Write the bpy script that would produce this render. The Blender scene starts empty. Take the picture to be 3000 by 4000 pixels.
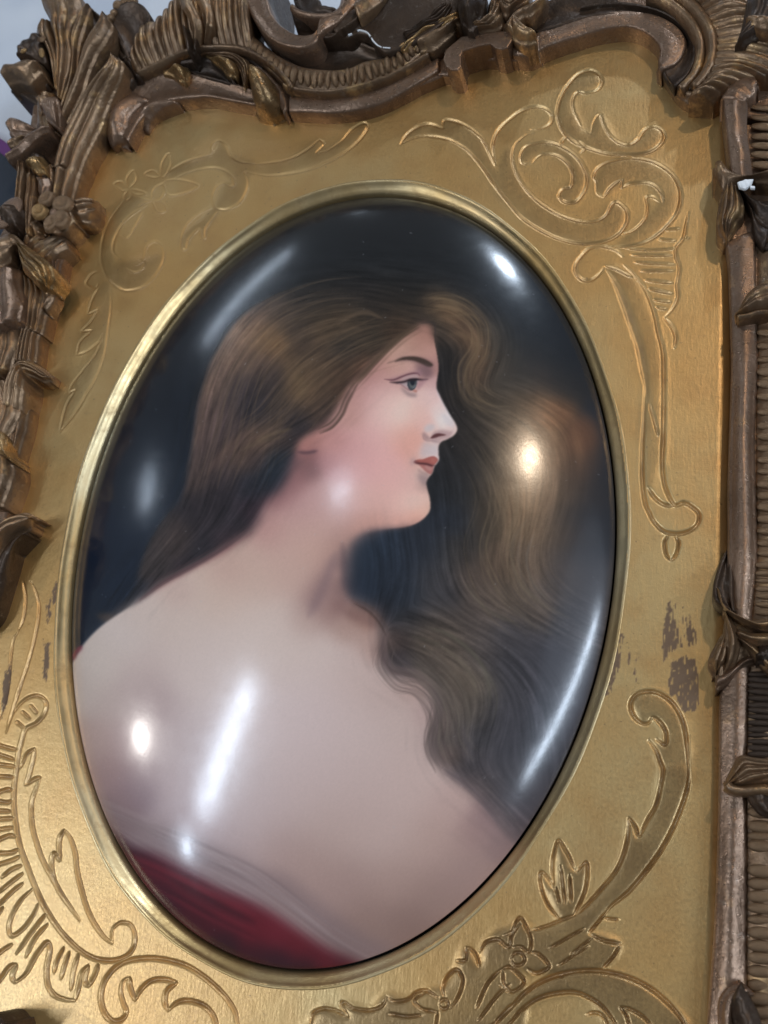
# An oval enamel portrait plaque in a carved and gilded frame, lying on a cloth-covered table.
import bpy, bmesh, math, random
import numpy as np
from mathutils import Vector, Matrix
random.seed(3)
scene = bpy.context.scene
COL = scene.collection
S = 0.1                                   # one working unit (half the height of the oval) is 10 cm
# ---------------------------------------------------------------- camera (fitted to the oval and the frame's edges)
ROT = np.array([[0.9581667226, -0.0820285482, 0.2742040281], [-0.0137722225, 0.9437257945, 0.3304420535], [-0.2858790961, -0.3203949783, 0.9031169361]])
TRA = np.array([-0.1440792831, 0.0519969989, 2.4707690626])
FOC = 35/36*4
FLIP = np.array([1., -1., -1.])
EYE = FLIP*(-ROT.T@TRA)
cam_data = bpy.data.cameras.new('camera'); cam = bpy.data.objects.new('camera', cam_data); COL.objects.link(cam)
_r, _d, _f = FLIP*ROT[0], FLIP*ROT[1], FLIP*ROT[2]
M = Matrix(((_r[0], -_d[0], -_f[0], EYE[0]*S), (_r[1], -_d[1], -_f[1], EYE[1]*S), (_r[2], -_d[2], -_f[2], EYE[2]*S), (0, 0, 0, 1)))
cam.matrix_world = M
cam_data.sensor_fit = 'VERTICAL'; cam_data.sensor_height = 36; cam_data.sensor_width = 27; cam_data.lens = 35
cam_data.clip_start = .005; cam_data.clip_end = 50
cam_data.dof.use_dof = True; cam_data.dof.focus_distance = .236; cam_data.dof.aperture_fstop = 30
scene.camera = cam
# ---------------------------------------------------------------- room light: soft grey surroundings and the ceiling lamps of a shop, plus added amber panels
world = bpy.data.worlds.new('World'); scene.world = world; world.use_nodes = True
bg = world.node_tree.nodes['Background']; bg.inputs[0].default_value = (.86, .93, 1.0, 1); bg.inputs[1].default_value = .165
scene.view_settings.view_transform = 'Standard'; scene.view_settings.look = 'None'; scene.view_settings.exposure = 0.04; scene.view_settings.gamma = 1
def lamp(name, a, b, width, radiance, col):
    """a rectangular lamp from a to b (metres), facing the frame"""
    a, b = Vector(a), Vector(b); c = (a+b)/2; L = max((b-a).length, width)
    d = bpy.data.lights.new(name, 'AREA'); d.shape = 'DISK' if L <= width*1.05 else 'ELLIPSE' if width > .5 else 'RECTANGLE'
    d.size, d.size_y = L, width
    area = L*width if d.shape == 'RECTANGLE' else math.pi*width*width/4
    d.energy = radiance*math.pi*area; d.color = col
    if d.shape == 'DISK': d.size = width
    o = bpy.data.objects.new(name, d); COL.objects.link(o)
    z = c.normalized(); x = (b-a).normalized() if (b-a).length > .01 else Vector((1, 0, 0)); x = (x-z*x.dot(z)).normalized(); y = z.cross(x)
    o.matrix_world = Matrix(((x[0], y[0], z[0], c[0]), (x[1], y[1], z[1], c[1]), (x[2], y[2], z[2], c[2]), (0, 0, 0, 1)))
    return o
AMBER = (1.0, .55, .28)
COOL, WHITE, WARM = (.71, .84, 1.0), (1.0, .96, .91), (1.0, .80, .58)
lamp('ceiling_tube', (-1.132, -0.592, 1.320), (-0.903, -0.110, 1.571), 0.085, 42, COOL)  # 0.59 m
lamp('ceiling_spot', (-1.497, -0.283, 1.036), (-1.484, -0.284, 1.054), 0.065, 250, WHITE)  # 0.02 m
lamp('wall_tube', (1.023, -0.589, 1.418), (1.539, 0.162, 1.018), 0.075, 44, COOL)  # 1.00 m
lamp('far_tube', (-1.547, 1.414, 0.850), (-1.069, 1.852, 0.779), 0.04, 22, COOL)  # 0.65 m
lamp('side_panel', (-1.696, 0.627, 0.954), (-1.677, 0.781, 0.879), 0.05, 22, COOL)  # 0.17 m
lamp('round_lamp', (-0.449, 0.675, 1.620), (-0.438, 0.654, 1.631), 0.11, 26, COOL)  # 0.03 m
lamp('warm_lamp', (0.661, 0.842, 1.484), (0.680, 0.822, 1.486), 0.058, 480, WARM)  # 0.03 m
lamp('corner_lamp', (0.471, 1.833, 0.848), (0.555, 1.829, 0.806), 0.06, 480, COOL)  # 0.09 m
lamp('back_tube', (-0.736, 2.298, 0.600), (-0.499, 2.388, 0.498), 0.03, 9, COOL)  # 0.27 m
lamp('low_panel', (-1.365, -0.852, 1.269), (-1.343, -0.733, 1.355), 0.04, 95, COOL)  # 0.15 m
lamp('bright_wall', (1.198, -0.602, 1.545), (1.551, 0.650, 1.172), 1.0, 0.95, (.62, .78, 1.0))  # 1.35 m
lamp('added_amber_glow', (0.716, 1.097, 1.429), (0.870, 1.056, 1.377), 0.13, 2.6, AMBER)  # 0.17 m, added panel that puts an amber reflection on the glaze
lamp('added_amber_glow', (1.075, 1.009, 1.270), (1.191, 0.915, 1.238), 0.1, 2.6, AMBER)  # 0.15 m, second panel added for an amber reflection
lamp('added_amber_glow', (0.717, 0.703, 1.642), (0.815, 0.641, 1.624), 0.12, 1.6, AMBER)  # 0.12 m, fainter panel added for an amber reflection
# ---------------------------------------------------------------- photo pixel -> place
def ray(px, py):
    d = np.stack([(np.asarray(px, float)-1500)/1000/FOC, (np.asarray(py, float)-2000)/1000/FOC, np.ones_like(np.asarray(px, float))], -1)
    return (d@ROT)*FLIP
def U(px, py, h=0.0):
    """the point at height h (working units) above the gilt panel that the photo shows at (px, py)"""
    d = ray(px, py); s = (np.asarray(h, float)-EYE[2])/d[..., 2]
    return EYE+d*s[..., None]
def project(P):
    Y = (np.asarray(P)*FLIP)@ROT.T+TRA
    return Y[..., 0]/Y[..., 2]*FOC*1000+1500, Y[..., 1]/Y[..., 2]*FOC*1000+2000
# ---------------------------------------------------------------- pencil-and-brush helpers (numpy rasters in photo pixels)
CROPS = {'A': (0, 0, 600/1659), 'B': (0, 600, 500/1580), 'C': (0, 1200, 400/737), 'D': (400, 0, 800/1659), 'E': (950, 0, 800/1659),
         'F': (1600, 0, 800/1659), 'G': (2300, 0, 700/1659), 'H': (2600, 600, 400/737), 'I': (2600, 1700, 400/737), 'J': (2600, 2800, 400/737),
         'P': (1400, 1300, 500/1659), 'Q': (1500, 1600, 400/1659), 'n': (0, 0, 1.0)}
for _i in range(3):
    for _j in range(4):
        CROPS['c%d%d' % (_i, _j)] = (1000*_i, 1000*_j, 1000/1659)
def T(tag, pts):
    ox, oy, s = CROPS[tag]
    return [(ox + p[0]*s, oy + p[1]*s) + tuple(p[2:]) for p in pts]
def spline(P, step=4.0, closed=False):
    """Catmull-Rom through P (any dimension), resampled about every `step` units of the first two coordinates."""
    P = np.asarray(P, float)
    if len(P) < 3 and not closed:
        n = max(2, int(np.hypot(*(P[1]-P[0])[:2])/step)+1)
        return P[0] + (P[-1]-P[0])*np.linspace(0, 1, n)[:, None]
    if closed:
        Q = np.vstack([P[-1], P, P[0], P[1]])
    else:
        Q = np.vstack([2*P[0]-P[1], P, 2*P[-1]-P[-2]])
    out = []
    for i in range(1, len(Q)-2):
        a, b, c, d = Q[i-1], Q[i], Q[i+1], Q[i+2]
        n = max(2, int(np.hypot(*(c-b)[:2])/step)+1)
        t = np.linspace(0, 1, n, endpoint=False)[:, None]
        out.append(.5*((2*b)+(c-a)*t+(2*a-5*b+4*c-d)*t*t+(3*b-a-3*c+d)*t**3))
    if not closed:
        out.append(P[-1:])
    return np.vstack(out)
def blur(a, s):
    if s <= 0: return a
    r = max(1, int(round(s*3)))
    k = np.exp(-.5*(np.arange(-r, r+1)/s)**2); k /= k.sum()
    def one(x, axis):
        n = x.shape[axis]; L = n+2*r
        pad = [(0, 0)]*x.ndim; pad[axis] = (r, r)
        X = np.pad(x, pad, mode='edge')
        F = np.fft.rfft(X, L+2*r, axis=axis); sh = [1]*x.ndim; sh[axis] = -1
        Kf = np.fft.rfft(k, L+2*r).reshape(sh)
        y = np.fft.irfft(F*Kf, L+2*r, axis=axis)
        sl = [slice(None)]*x.ndim; sl[axis] = slice(2*r, 2*r+n)
        return y[tuple(sl)]
    return one(one(a, 0), 1)
class Raster:
    def __init__(s, x0, y0, x1, y1, k):
        s.x0, s.y0, s.k = x0, y0, k
        s.w, s.h = int((x1-x0)*k), int((y1-y0)*k)
    def to(s, P):
        P = np.asarray(P, float); Q = P.copy(); Q[:, 0] = (P[:, 0]-s.x0)*s.k; Q[:, 1] = (P[:, 1]-s.y0)*s.k
        return Q
    def box(s, Q, pad):
        return (max(0, int(Q[:, 0].min()-pad)), min(s.w, int(Q[:, 0].max()+pad)+2), max(0, int(Q[:, 1].min()-pad)), min(s.h, int(Q[:, 1].max()+pad)+2))
    def poly_box(s, P, soft=2.0, smooth=True):
        """antialiased, softened polygon: (box, mask inside the box)"""
        P = spline(P, 5, True) if smooth else np.asarray(P, float)
        Q = s.to(P[:, :2]); sg = max(.5, soft*s.k); ss = 2
        x0, x1, y0, y1 = s.box(Q, 3*sg+2)
        if x0 >= x1 or y0 >= y1: return None, None
        w, h = x1-x0, y1-y0
        Q = (Q-[x0, y0])*[1, ss]
        cnt = np.zeros((h*ss, w+1), np.int16)
        for (ax, ay), (bx, by) in zip(Q, np.roll(Q, -1, 0)):
            if ay > by: ax, ay, bx, by = bx, by, ax, ay
            r0, r1 = max(0, int(math.ceil(ay-.5))), min(h*ss-1, int(math.ceil(by-.5))-1)
            if r1 < r0 or by == ay: continue
            rr = np.arange(r0, r1+1)
            xi = np.clip(np.ceil(ax+(bx-ax)*((rr+.5-ay)/(by-ay))-.5), 0, w).astype(int)
            np.add.at(cnt, (rr, xi), 1)
        m = (np.cumsum(cnt, 1)[:, :w] & 1).astype(np.float32).reshape(h, ss, w).mean(1)
        return (x0, x1, y0, y1), blur(m, sg)
    def poly(s, P, soft=2.0, smooth=True):
        b, m = s.poly_box(P, soft, smooth); o = np.zeros((s.h, s.w), np.float32)
        if b: o[b[2]:b[3], b[0]:b[1]] = m
        return o
    def stroke_box(s, P, w, taper=True, power=2.0, amp=1.0):
        """soft line of half width w (photo px, or a third column): (box, mask inside the box)"""
        P = np.asarray(P, float)
        S = spline(P, max(.7/s.k, .35*w)); n = len(S); Q = s.to(S[:, :2])
        ww = S[:, 2]*s.k if S.shape[1] > 2 else np.full(n, w*s.k)
        u = np.linspace(0, 1, n)
        tp = np.clip(np.minimum(u, 1-u)*5, 0, 1)**.6 if taper else np.ones(n)
        x0, x1, y0, y1 = s.box(Q, ww.max()*2.2+3)
        if x0 >= x1 or y0 >= y1: return None, None
        buf = np.zeros((y1-y0, x1-x0), np.float32); H, W = buf.shape
        for (x, y), r, t in zip(Q-[x0, y0], ww, tp):
            r = max(.45, r*(.35+.65*t)); R = int(r*2.2)+2
            xi, yi = int(round(x)), int(round(y))
            a, b, c, d = max(0, xi-R), min(W, xi+R+1), max(0, yi-R), min(H, yi+R+1)
            if a >= b or c >= d: continue
            X = np.arange(a, b)-x; Y = (np.arange(c, d)-y)[:, None]
            v = np.exp(-((X*X+Y*Y)/(r*r))**(power/2))*(amp*(.3+.7*t))
            np.maximum(buf[c:d, a:b], v, out=buf[c:d, a:b])
        return (x0, x1, y0, y1), buf
    def stroke(s, buf, P, w, **k):
        b, m = s.stroke_box(P, w, **k)
        if b:
            v = buf[b[2]:b[3], b[0]:b[1]]; np.maximum(v, m, out=v)
    def field(s, pts, sub=4):
        """smooth colour field through (x, y, sigma, r, g, b) points"""
        h, w = s.h//sub+2, s.w//sub+2
        Y, X = np.mgrid[0:h, 0:w]*(sub/s.k); X = X+s.x0; Y = Y+s.y0
        num = np.zeros((h, w, 3)); den = np.zeros((h, w))
        for x, y, sg, r, g, b in pts:
            d2 = (X-x)**2+(Y-y)**2
            wt = np.exp(-d2/(2*sg*sg))+1e-4*(sg*sg)/(d2+sg*sg)
            num += wt[..., None]*np.array([r, g, b]); den += wt
        f = num/den[..., None]
        yy = np.arange(s.h)/sub; xx = np.arange(s.w)/sub
        return bilin(f, *np.meshgrid(xx, yy))
def bilin(f, X, Y):
    h, w = f.shape[:2]
    X = np.clip(X, 0, w-1.001); Y = np.clip(Y, 0, h-1.001)
    xi = X.astype(int); yi = Y.astype(int); fx = X-xi; fy = Y-yi
    if f.ndim == 3: fx = fx[..., None]; fy = fy[..., None]
    return (f[yi, xi]*(1-fx)+f[yi, xi+1]*fx)*(1-fy)+(f[yi+1, xi]*(1-fx)+f[yi+1, xi+1]*fx)*fy
def mix(img, col, a):
    return img+(np.asarray(col, float)-img)*a[..., None]
def dab(img, bm, col, a):
    """lay a colour over img inside the box of a stroke or polygon"""
    b, m = bm
    if b:
        v = img[b[2]:b[3], b[0]:b[1]]; v += (np.asarray(col, np.float32)-v)*(m*a)[..., None]
# ---------------------------------------------------------------- the enamel portrait, painted as pigment colours
def paint_portrait():
    rng = np.random.default_rng(7)
    R = Raster(230, 730, 2450, 3850, .5)
    # --- dark ground and hair: one colour field
    pts = [  # x, y, sigma, sRGB
     (1400,850,160,31,32,34),(1100,1000,140,29,31,34),(800,1250,120,25,29,36),(600,1500,120,24,29,37),(480,1800,120,23,30,41),(400,2100,120,24,33,47),
     (380,2400,110,26,35,48),(560,2250,90,27,35,48),(1800,950,140,31,32,34),(2050,1150,130,33,37,43),(2220,1400,130,34,37,42),(2320,1700,120,36,37,41),(2360,2000,120,42,44,50),
     # crown
     (1150,1090,60,42,37,34),(1400,1100,70,38,34,32),(1600,1130,60,38,34,31),(1300,1180,60,44,38,34),(1500,1180,60,42,36,32),(1560,1240,50,60,48,38),(1400,1260,50,64,53,42),(1200,1230,50,52,45,40),
     # left golden hair
     (1010,1220,50,92,76,64),(955,1290,45,116,96,78),(1060,1330,45,112,90,63),(900,1380,45,108,90,76),(1080,1200,40,66,56,48),(850,1480,45,98,82,72),(815,1640,50,88,73,67),(1020,1420,45,80,66,58),
     (1130,1260,45,66,55,48),(1250,1280,45,86,70,52),(1330,1250,40,84,68,50),(1200,1360,45,66,54,46),(1350,1350,45,48,42,38),(1450,1330,40,54,46,38),(1550,1290,35,76,58,44),(1480,1390,35,66,52,42),
     (950,1530,45,58,50,52),(1060,1500,40,56,48,46),(1180,1440,45,86,71,54),(1180,1520,45,96,78,58),(1250,1470,40,72,58,46),(1330,1450,40,74,58,46),(1350,1520,35,78,60,48),(1420,1430,35,88,66,52),
     (1000,1620,45,46,42,46),(1100,1610,45,64,54,48),(1240,1580,45,72,58,48),(1150,1660,45,50,44,46),(1280,1640,35,66,52,48),
     (900,1680,50,62,52,54),(1010,1700,40,98,80,66),(1080,1690,35,80,66,56),(950,1760,45,88,72,62),(860,1820,45,70,58,56),(1100,1720,35,58,48,48),(1000,1800,35,62,52,52),
     (765,1850,45,74,62,58),(880,1900,45,50,44,48),(990,1900,40,42,42,48),(1060,1850,35,36,42,50),(1100,1800,35,40,44,50),(800,2000,50,48,42,45),(900,2050,45,47,42,46),(1000,1990,35,58,46,52),
     (690,2110,40,60,51,49),(800,2150,45,44,40,44),(620,2210,35,58,51,50),(900,2130,40,60,46,50),(640,2280,35,54,48,50),(560,2330,30,46,46,52),(720,2240,35,52,44,48),
     # quiff over the brow
     (1680,1180,35,72,58,45),(1720,1200,35,96,78,58),(1760,1225,35,122,98,72),(1800,1215,35,104,84,62),(1850,1250,40,74,60,48),(1800,1140,45,48,42,38),(1900,1200,50,50,45,42),
     (1680,1250,35,44,38,34),(1740,1290,35,52,44,38),(1800,1290,35,82,64,50),(1850,1330,35,100,78,58),(1880,1400,35,92,72,54),(1820,1400,35,62,50,42),(1770,1400,40,42,38,36),(1740,1470,40,38,35,35),
     (1930,1300,45,64,56,48),(1960,1400,50,66,58,50),(1850,1480,35,86,68,54),(1800,1540,40,52,45,40),(1880,1560,45,76,64,52),(1960,1520,50,58,53,48),(2050,1350,70,42,43,45),(2100,1480,60,46,44,44),
     (1760,1620,45,37,34,34),(1830,1650,45,44,39,37),(1920,1620,45,64,56,48),(2000,1600,50,74,62,50),(2080,1600,50,92,72,54),(2135,1615,36,112,82,60),(1850,1750,50,40,36,35),(1930,1730,50,56,48,42),  # brown patch far right: a warm reflection painted into the hair colour
     (2010,1720,50,86,70,54),(2080,1720,50,108,84,60),(2070,1800,60,124,98,70),(1990,1830,50,96,78,60),(1920,1830,50,54,47,42),(1820,1830,50,38,37,39),(2160,1770,50,98,78,60),(2255,1735,36,96,70,54),  # last point: another warm reflection painted in as brown
     (2250,1830,50,84,66,54),(1800,1930,50,36,37,40),(1900,1930,50,56,48,42),(2000,1930,50,110,90,66),(2080,1930,50,118,94,70),(2150,1920,50,102,84,66),(2240,1930,45,84,70,58),(2330,1950,45,56,50,48),
     (1780,2030,45,40,43,50),(1900,2030,50,60,52,45),(2010,2030,50,96,80,62),(2100,2050,50,102,86,68),(2190,2070,50,84,72,62),(2290,2080,50,62,57,56),(1450,2130,60,38,46,57),(1550,2200,70,40,46,56),(1650,2150,60,42,45,52),
     (1420,2300,50,38,45,56),(1560,2330,60,42,46,54),(1700,2250,60,47,48,52),(1720,2330,50,48,52,62),(1800,2150,50,52,48,46),(1850,2250,50,68,58,52),(1960,2200,50,84,70,58),(2080,2200,50,96,83,70),
     (2200,2250,60,62,60,62),(2320,2250,60,58,60,68),(1900,2330,50,72,64,58),(2000,2350,50,80,72,64),(2100,2380,50,78,72,68),(2250,2430,60,70,72,80),(1480,2400,35,50,46,50),(1600,2430,45,56,52,52),
     (1720,2430,50,62,56,52),(1850,2420,50,66,61,60),(1560,2500,35,70,58,54),(1660,2500,45,78,70,60),(1760,2530,50,80,73,64),(1880,2530,50,68,65,66),(2000,2500,60,60,61,69),(2120,2600,70,56,61,76),
     (1580,2580,35,62,56,58),(1680,2590,45,70,64,60),(1780,2640,45,84,78,68),(1880,2680,45,88,82,70),(1980,2640,60,60,63,74),(1680,2680,35,66,60,60),(1760,2740,40,76,70,66),(1860,2780,45,80,76,68),(1960,2780,60,60,63,74),
     (1720,2830,30,84,74,72),(1780,2870,35,70,66,68),(1880,2880,50,66,67,72),(2000,2900,80,58,64,80),(2150,2850,80,60,67,86),(1770,2950,30,88,76,76),(1850,2980,45,74,70,76),(1950,3050,60,76,78,88),(1880,3080,40,84,76,80),
     (2050,3150,70,72,74,90),(2000,3250,60,94,84,94),(1950,3200,40,86,78,84)]
    lo = lambda p: p[1] > 2240 and p[0] > 1620
    pts = [(x, y, s)+((r*.35+.65*70, gg*.35+.65*65, b*.35+.65*64) if b > r else (r*.6+.4*98, gg*.6+.4*86, b*.6+.4*76)) if lo((x, y)) else (x, y, s, r, gg, b) for x, y, s, r, gg, b in pts]
    ground = [p for p in pts[:13]]+[(2400,1500,150,34,37,42),(2420,2300,150,44,46,52),(1600,900,120,31,32,34)]
    outline = T('c11',[(1900,700),(1760,540),(1640,440),(1520,345),(1430,280),(1320,222),(1200,186),(1050,170),(900,156),(720,140),(560,142),(400,164),(250,204),(120,254),(0,318)])+T('c01',[(1560,395),(1480,482),(1410,600),(1350,720),(1310,850),(1280,950),(1260,1100),(1240,1250),(1215,1400),(1195,1500),(1150,1600),(1090,1659)])+T('c02',[(990,150),(930,280),(900,380),(870,480),(820,560),(740,640),(760,760)])+T('n',[(1500,2900),(2100,3700),(2700,3500),(2700,2100),(2520,1800),(2360,1560),(2240,1450)])
    hs = R.poly(outline, 9); hw = R.poly(outline, 46); zl = R.poly(T('n',[(1130,1000),(1130,1300),(900,1500),(950,2000),(800,2400),(300,2500),(400,1500)]), 60)
    hm_ = (hs*zl+hw*(1-zl))[..., None]
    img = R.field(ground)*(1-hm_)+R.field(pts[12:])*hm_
    g = img.mean(-1, keepdims=True); img = g+(img-g)*.92; img = 48+(img-48)*1.18; img = np.maximum(img, 18); img = img*(1+np.clip((img[..., :1]-45)/60, 0, 1)*np.array([.05, -.015, -.04]))
    # --- direction of the strands
    G = [T('c11',[(1080,430),(900,330),(650,260),(350,250),(100,330),(-100,560),(-240,800),(-300,1050),(-340,1300),(-390,1500),(-510,1760),(-660,2010),(-780,2190)]),
         T('c11',[(1060,450),(850,420),(600,430),(350,520),(150,650),(0,850),(-110,1050),(-210,1300),(-280,1500),(-310,1710),(-480,1910),(-660,2090)]),
         T('c11',[(1000,490),(800,560),(600,650),(400,760),(250,900),(120,1050),(0,1130),(-110,1200),(-260,1500)]),
         T('c11',[(850,610),(700,750),(560,900),(430,1040),(250,1120),(60,1180),(-40,1240),(-140,1400)]),
         T('c11',[(1200,200),(900,165),(560,145),(250,200),(0,310),(-180,480),(-300,720),(-350,900)]),
         T('c11',[(250,1150),(100,1280),(0,1450),(-110,1640),(-310,1830),(-510,1960)]),
         T('c11',[(1080,330),(1180,290),(1300,310),(1420,390),(1500,520),(1480,650),(1400,800),(1430,920),(1560,980),(1700,990),(1850,1060)]),
         T('c11',[(1150,430),(1230,470),(1330,500),(1420,590),(1370,720),(1290,850),(1330,1000),(1480,1080),(1659,1150),(1780,1280)]),
         T('c11',[(1190,600),(1230,750),(1260,900),(1330,1050),(1430,1200),(1540,1330),(1600,1500),(1640,1700),(1600,1900)]),
         T('c11',[(1200,1250),(1250,1400),(1270,1600),(1280,1760),(1300,1960),(1330,2110),(1450,2260),(1659,2350),(1850,2400)]),
         T('n',[(2000,1600),(2090,1700),(2120,1850),(2090,2000),(2040,2120),(2060,2280),(2160,2400),(2300,2470)]),
         T('n',[(1950,1900),(2010,2050),(1990,2200),(2020,2340),(2120,2430)]),
         T('c12',[(850,750),(1050,770),(1250,870),(1420,1000),(1500,1150),(1500,1300),(1440,1450),(1380,1640)]),
         T('c12',[(830,800),(820,920),(880,1040),(1000,1050),(1120,1130),(1190,1260),(1200,1400),(1180,1550),(1260,1680),(1400,1820),(1580,1990)]),
         T('c12',[(1100,700),(1300,800),(1500,900),(1700,1050),(1820,1250),(1850,1500)]),
         T('c12',[(900,200),(930,400),(880,560),(860,700)]), T('c12',[(1000,1100),(1150,1200),(1260,1350),(1300,1550),(1450,1750)])]
    sub = 8; h, w = R.h//sub+2, R.w//sub+2
    Y, X = np.mgrid[0:h, 0:w]*(sub/R.k); X = X+R.x0; Y = Y+R.y0
    c2 = np.zeros((h, w)); s2 = np.zeros((h, w)); hm = np.zeros((h, w))
    for g in G:
        S = spline(g, 30); d = np.gradient(S, axis=0); an = np.arctan2(d[:, 1], d[:, 0])
        for (x, y), a in zip(S, an):
            q = np.exp(-((X-x)**2+(Y-y)**2)/(2*55**2))+1e-7
            c2 += q*math.cos(2*a); s2 += q*math.sin(2*a); hm = np.maximum(hm, np.exp(-((X-x)**2+(Y-y)**2)/(2*85**2)))
    an = .5*np.arctan2(s2, c2)
    # propagate as a double-angle field to keep it smooth, then smear noise along it
    yy, xx = np.arange(R.h)/sub, np.arange(R.w)/sub; MX, MY = np.meshgrid(xx, yy)
    C2 = bilin(np.cos(2*an), MX, MY); S2 = bilin(np.sin(2*an), MX, MY); A = .5*np.arctan2(S2, C2)
    VX, VY = np.cos(A).astype(np.float32), np.sin(A).astype(np.float32); HM = bilin(hm, MX, MY)
    def lic(noise, L):
        acc = noise.copy()
        for sg in (1, -1):
            px, py = np.meshgrid(np.arange(R.w, dtype=np.float32), np.arange(R.h, dtype=np.float32)); dx, dy = VX*sg, VY*sg
            for k in range(L):
                px += dx*2.6; py += dy*2.6
                xi = np.clip(px+.5, 0, R.w-1).astype(int); yi = np.clip(py+.5, 0, R.h-1).astype(int)
                acc += noise[yi, xi]
                nx, ny = VX[yi, xi], VY[yi, xi]; f = np.sign(nx*dx+ny*dy); f[f == 0] = 1
                dx, dy = nx*f, ny*f
        return acc
    fine = lic(blur(rng.standard_normal((R.h, R.w)), .8), 11); fine /= fine.std()
    midl = lic(blur(rng.standard_normal((R.h, R.w)), 1.7), 14); midl /= midl.std()
    broad = lic(blur(rng.standard_normal((R.h, R.w)), 3.4), 14); broad /= broad.std()
    mod = (1+HM*(.045*fine+.062*midl+.055*broad))[..., None]
    img = img*mod+(HM*(.5*fine+.55*midl+.6*broad))[..., None]*[1, .9, .75]
    # loose locks that read as single strokes
    def lock(tag, P, col, w, a):
        dab(img, R.stroke_box(T(tag, P), w), col, a)
    for tag, P, col, w, a in [
        ('c11',[(520,450),(620,390),(720,370),(830,410)],(112,90,70),7,.5),('c11',[(420,500),(560,410),(700,355),(800,385)],(92,74,58),5,.5),('c11',[(300,640),(450,520),(590,460),(680,470)],(98,78,60),10,.35),
        ('c11',[(1120,270),(1220,280),(1330,330)],(128,104,76),9,.4),('c11',[(1150,330),(1240,330),(1340,360)],(132,106,78),7,.45),('c11',[(1180,380),(1270,390),(1390,380),(1480,450)],(112,90,66),6,.4),
        ('c11',[(1250,500),(1340,510),(1430,580),(1400,690),(1390,780)],(122,96,70),16,.4),('c11',[(1430,480),(1520,490),(1540,600),(1470,700)],(84,74,62),6,.4),('c11',[(1490,420),(1570,500),(1560,640),(1470,760)],(78,70,60),5,.4),
        ('c11',[(1400,820),(1440,920),(1540,970),(1659,975)],(104,88,70),5,.5),('c11',[(1380,900),(1470,1000),(1659,1020)],(90,76,60),5,.45),
        ('c11',[(250,760),(300,840),(270,920)],(112,90,64),20,.35),('c11',[(0,1200),(120,1150),(230,1120)],(116,96,74),9,.5),('c11',[(-100,1260),(50,1200),(200,1170)],(104,86,68),7,.4),
        ('c01',[(1659,1110),(1550,1180),(1430,1290),(1340,1420)],(118,90,78),14,.38),('c01',[(1659,1160),(1500,1260),(1390,1400)],(104,80,72),9,.35),
        ('c22',[(110,40),(20,160),(0,300),(60,480),(220,610),(380,690)],(118,104,88),8,.35),('c22',[(150,120),(95,300),(140,470),(260,590)],(112,102,92),5,.4),('c22',[(60,120),(40,300),(90,480),(230,640)],(108,96,84),5,.35),('c22',[(0,600),(120,720),(280,800)],(104,94,86),9,.3),
        ('c12',[(1350,450),(1450,590),(1580,680),(1700,720)],(112,100,84),7,.4),('c12',[(1100,740),(1260,800),(1420,930),(1500,1090),(1520,1250)],(112,104,86),9,.35),('c12',[(1000,800),(1200,870),(1370,1020),(1440,1200)],(106,96,80),8,.3),
        ('c12',[(1180,760),(1330,850),(1480,1010),(1560,1200),(1530,1380)],(102,94,80),6,.3)]:
        lock(tag, P, col, w, a)
    # --- skin
    face = T('c11',[(1080,440),(1125,450),(1152,520),(1170,600),(1181,680),(1186,730),(1177,790),(1170,850),(1190,900),(1222,965),(1262,1035),(1297,1092),(1305,1130),(1282,1165),(1240,1190),(1202,1206),(1184,1240),(1185,1290),(1189,1318),
        (1172,1348),(1157,1368),(1148,1400),(1136,1420),(1118,1442),(1106,1470),(1111,1510),(1125,1560),(1131,1610),(1126,1655)])+T('c12',[(1090,42),(1030,80),(960,100),(860,110),(760,122),(690,148),(640,190),(612,240),(596,320),(590,400),(590,480),(602,530),(640,580),(720,620),(800,690),(832,780),
        (812,860),(815,940),(845,1010),(910,1052),(1000,1062),(1075,1095),(1130,1150),(1168,1230),(1172,1300),(1140,1400),(1135,1500),(1165,1600),(1210,1665)])+T('c13',[(1300,70),(1400,150),(1490,240),(1570,350),(1659,470),(1900,700),(1800,1300),(900,1700),(0,1700)])+T('n',[(300,4000),(0,3600),(60,2900),(180,2700)])+T('c02',[(430,1040),(485,950),(520,890),(575,820),(640,755),(710,700),(800,640),(900,572),(1050,462),(1200,378),(1350,298),(1500,205),(1640,110)])+T('c11',[(70,1600),(150,1520),(205,1430),(238,1330),(268,1230),(292,1190),(330,1160),(400,1125),(465,1080),(520,1000),(560,925),(605,850),(680,772),(750,700),(830,622),(900,565),(980,505),(1040,462)])
    sharp = R.poly(face, 2.6); soft = R.poly(face, 13); wide = R.poly(face, 26)
    zs = R.poly(T('n',[(1690,1330),(1900,1380),(1900,1700),(1800,2150),(1600,2140),(1500,2090),(1640,1990),(1600,1500)]), 20)
    zw = R.poly(T('n',[(1330,2150),(1480,2100),(1560,2400),(1700,2600),(1760,2900),(2050,3300),(1900,3300),(1600,2900),(1400,2450)]), 30)+R.poly(T('n',[(1250,1800),(1080,1820),(960,2080),(700,2300),(900,2260),(1150,2000)]), 20)*.7
    zsh = R.poly(T('n',[(270,2600),(330,2480),(480,2380),(560,2400),(420,2560)]), 12)
    m = soft*(1-zs)+sharp*zs; m = m*(1-np.clip(zw, 0, 1))+wide*np.clip(zw, 0, 1); m = m*(1-zsh)+R.poly(face, 4)*zsh
    m = np.clip(m*(1+.05*broad*HM*(1-zs)), 0, 1)
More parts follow.
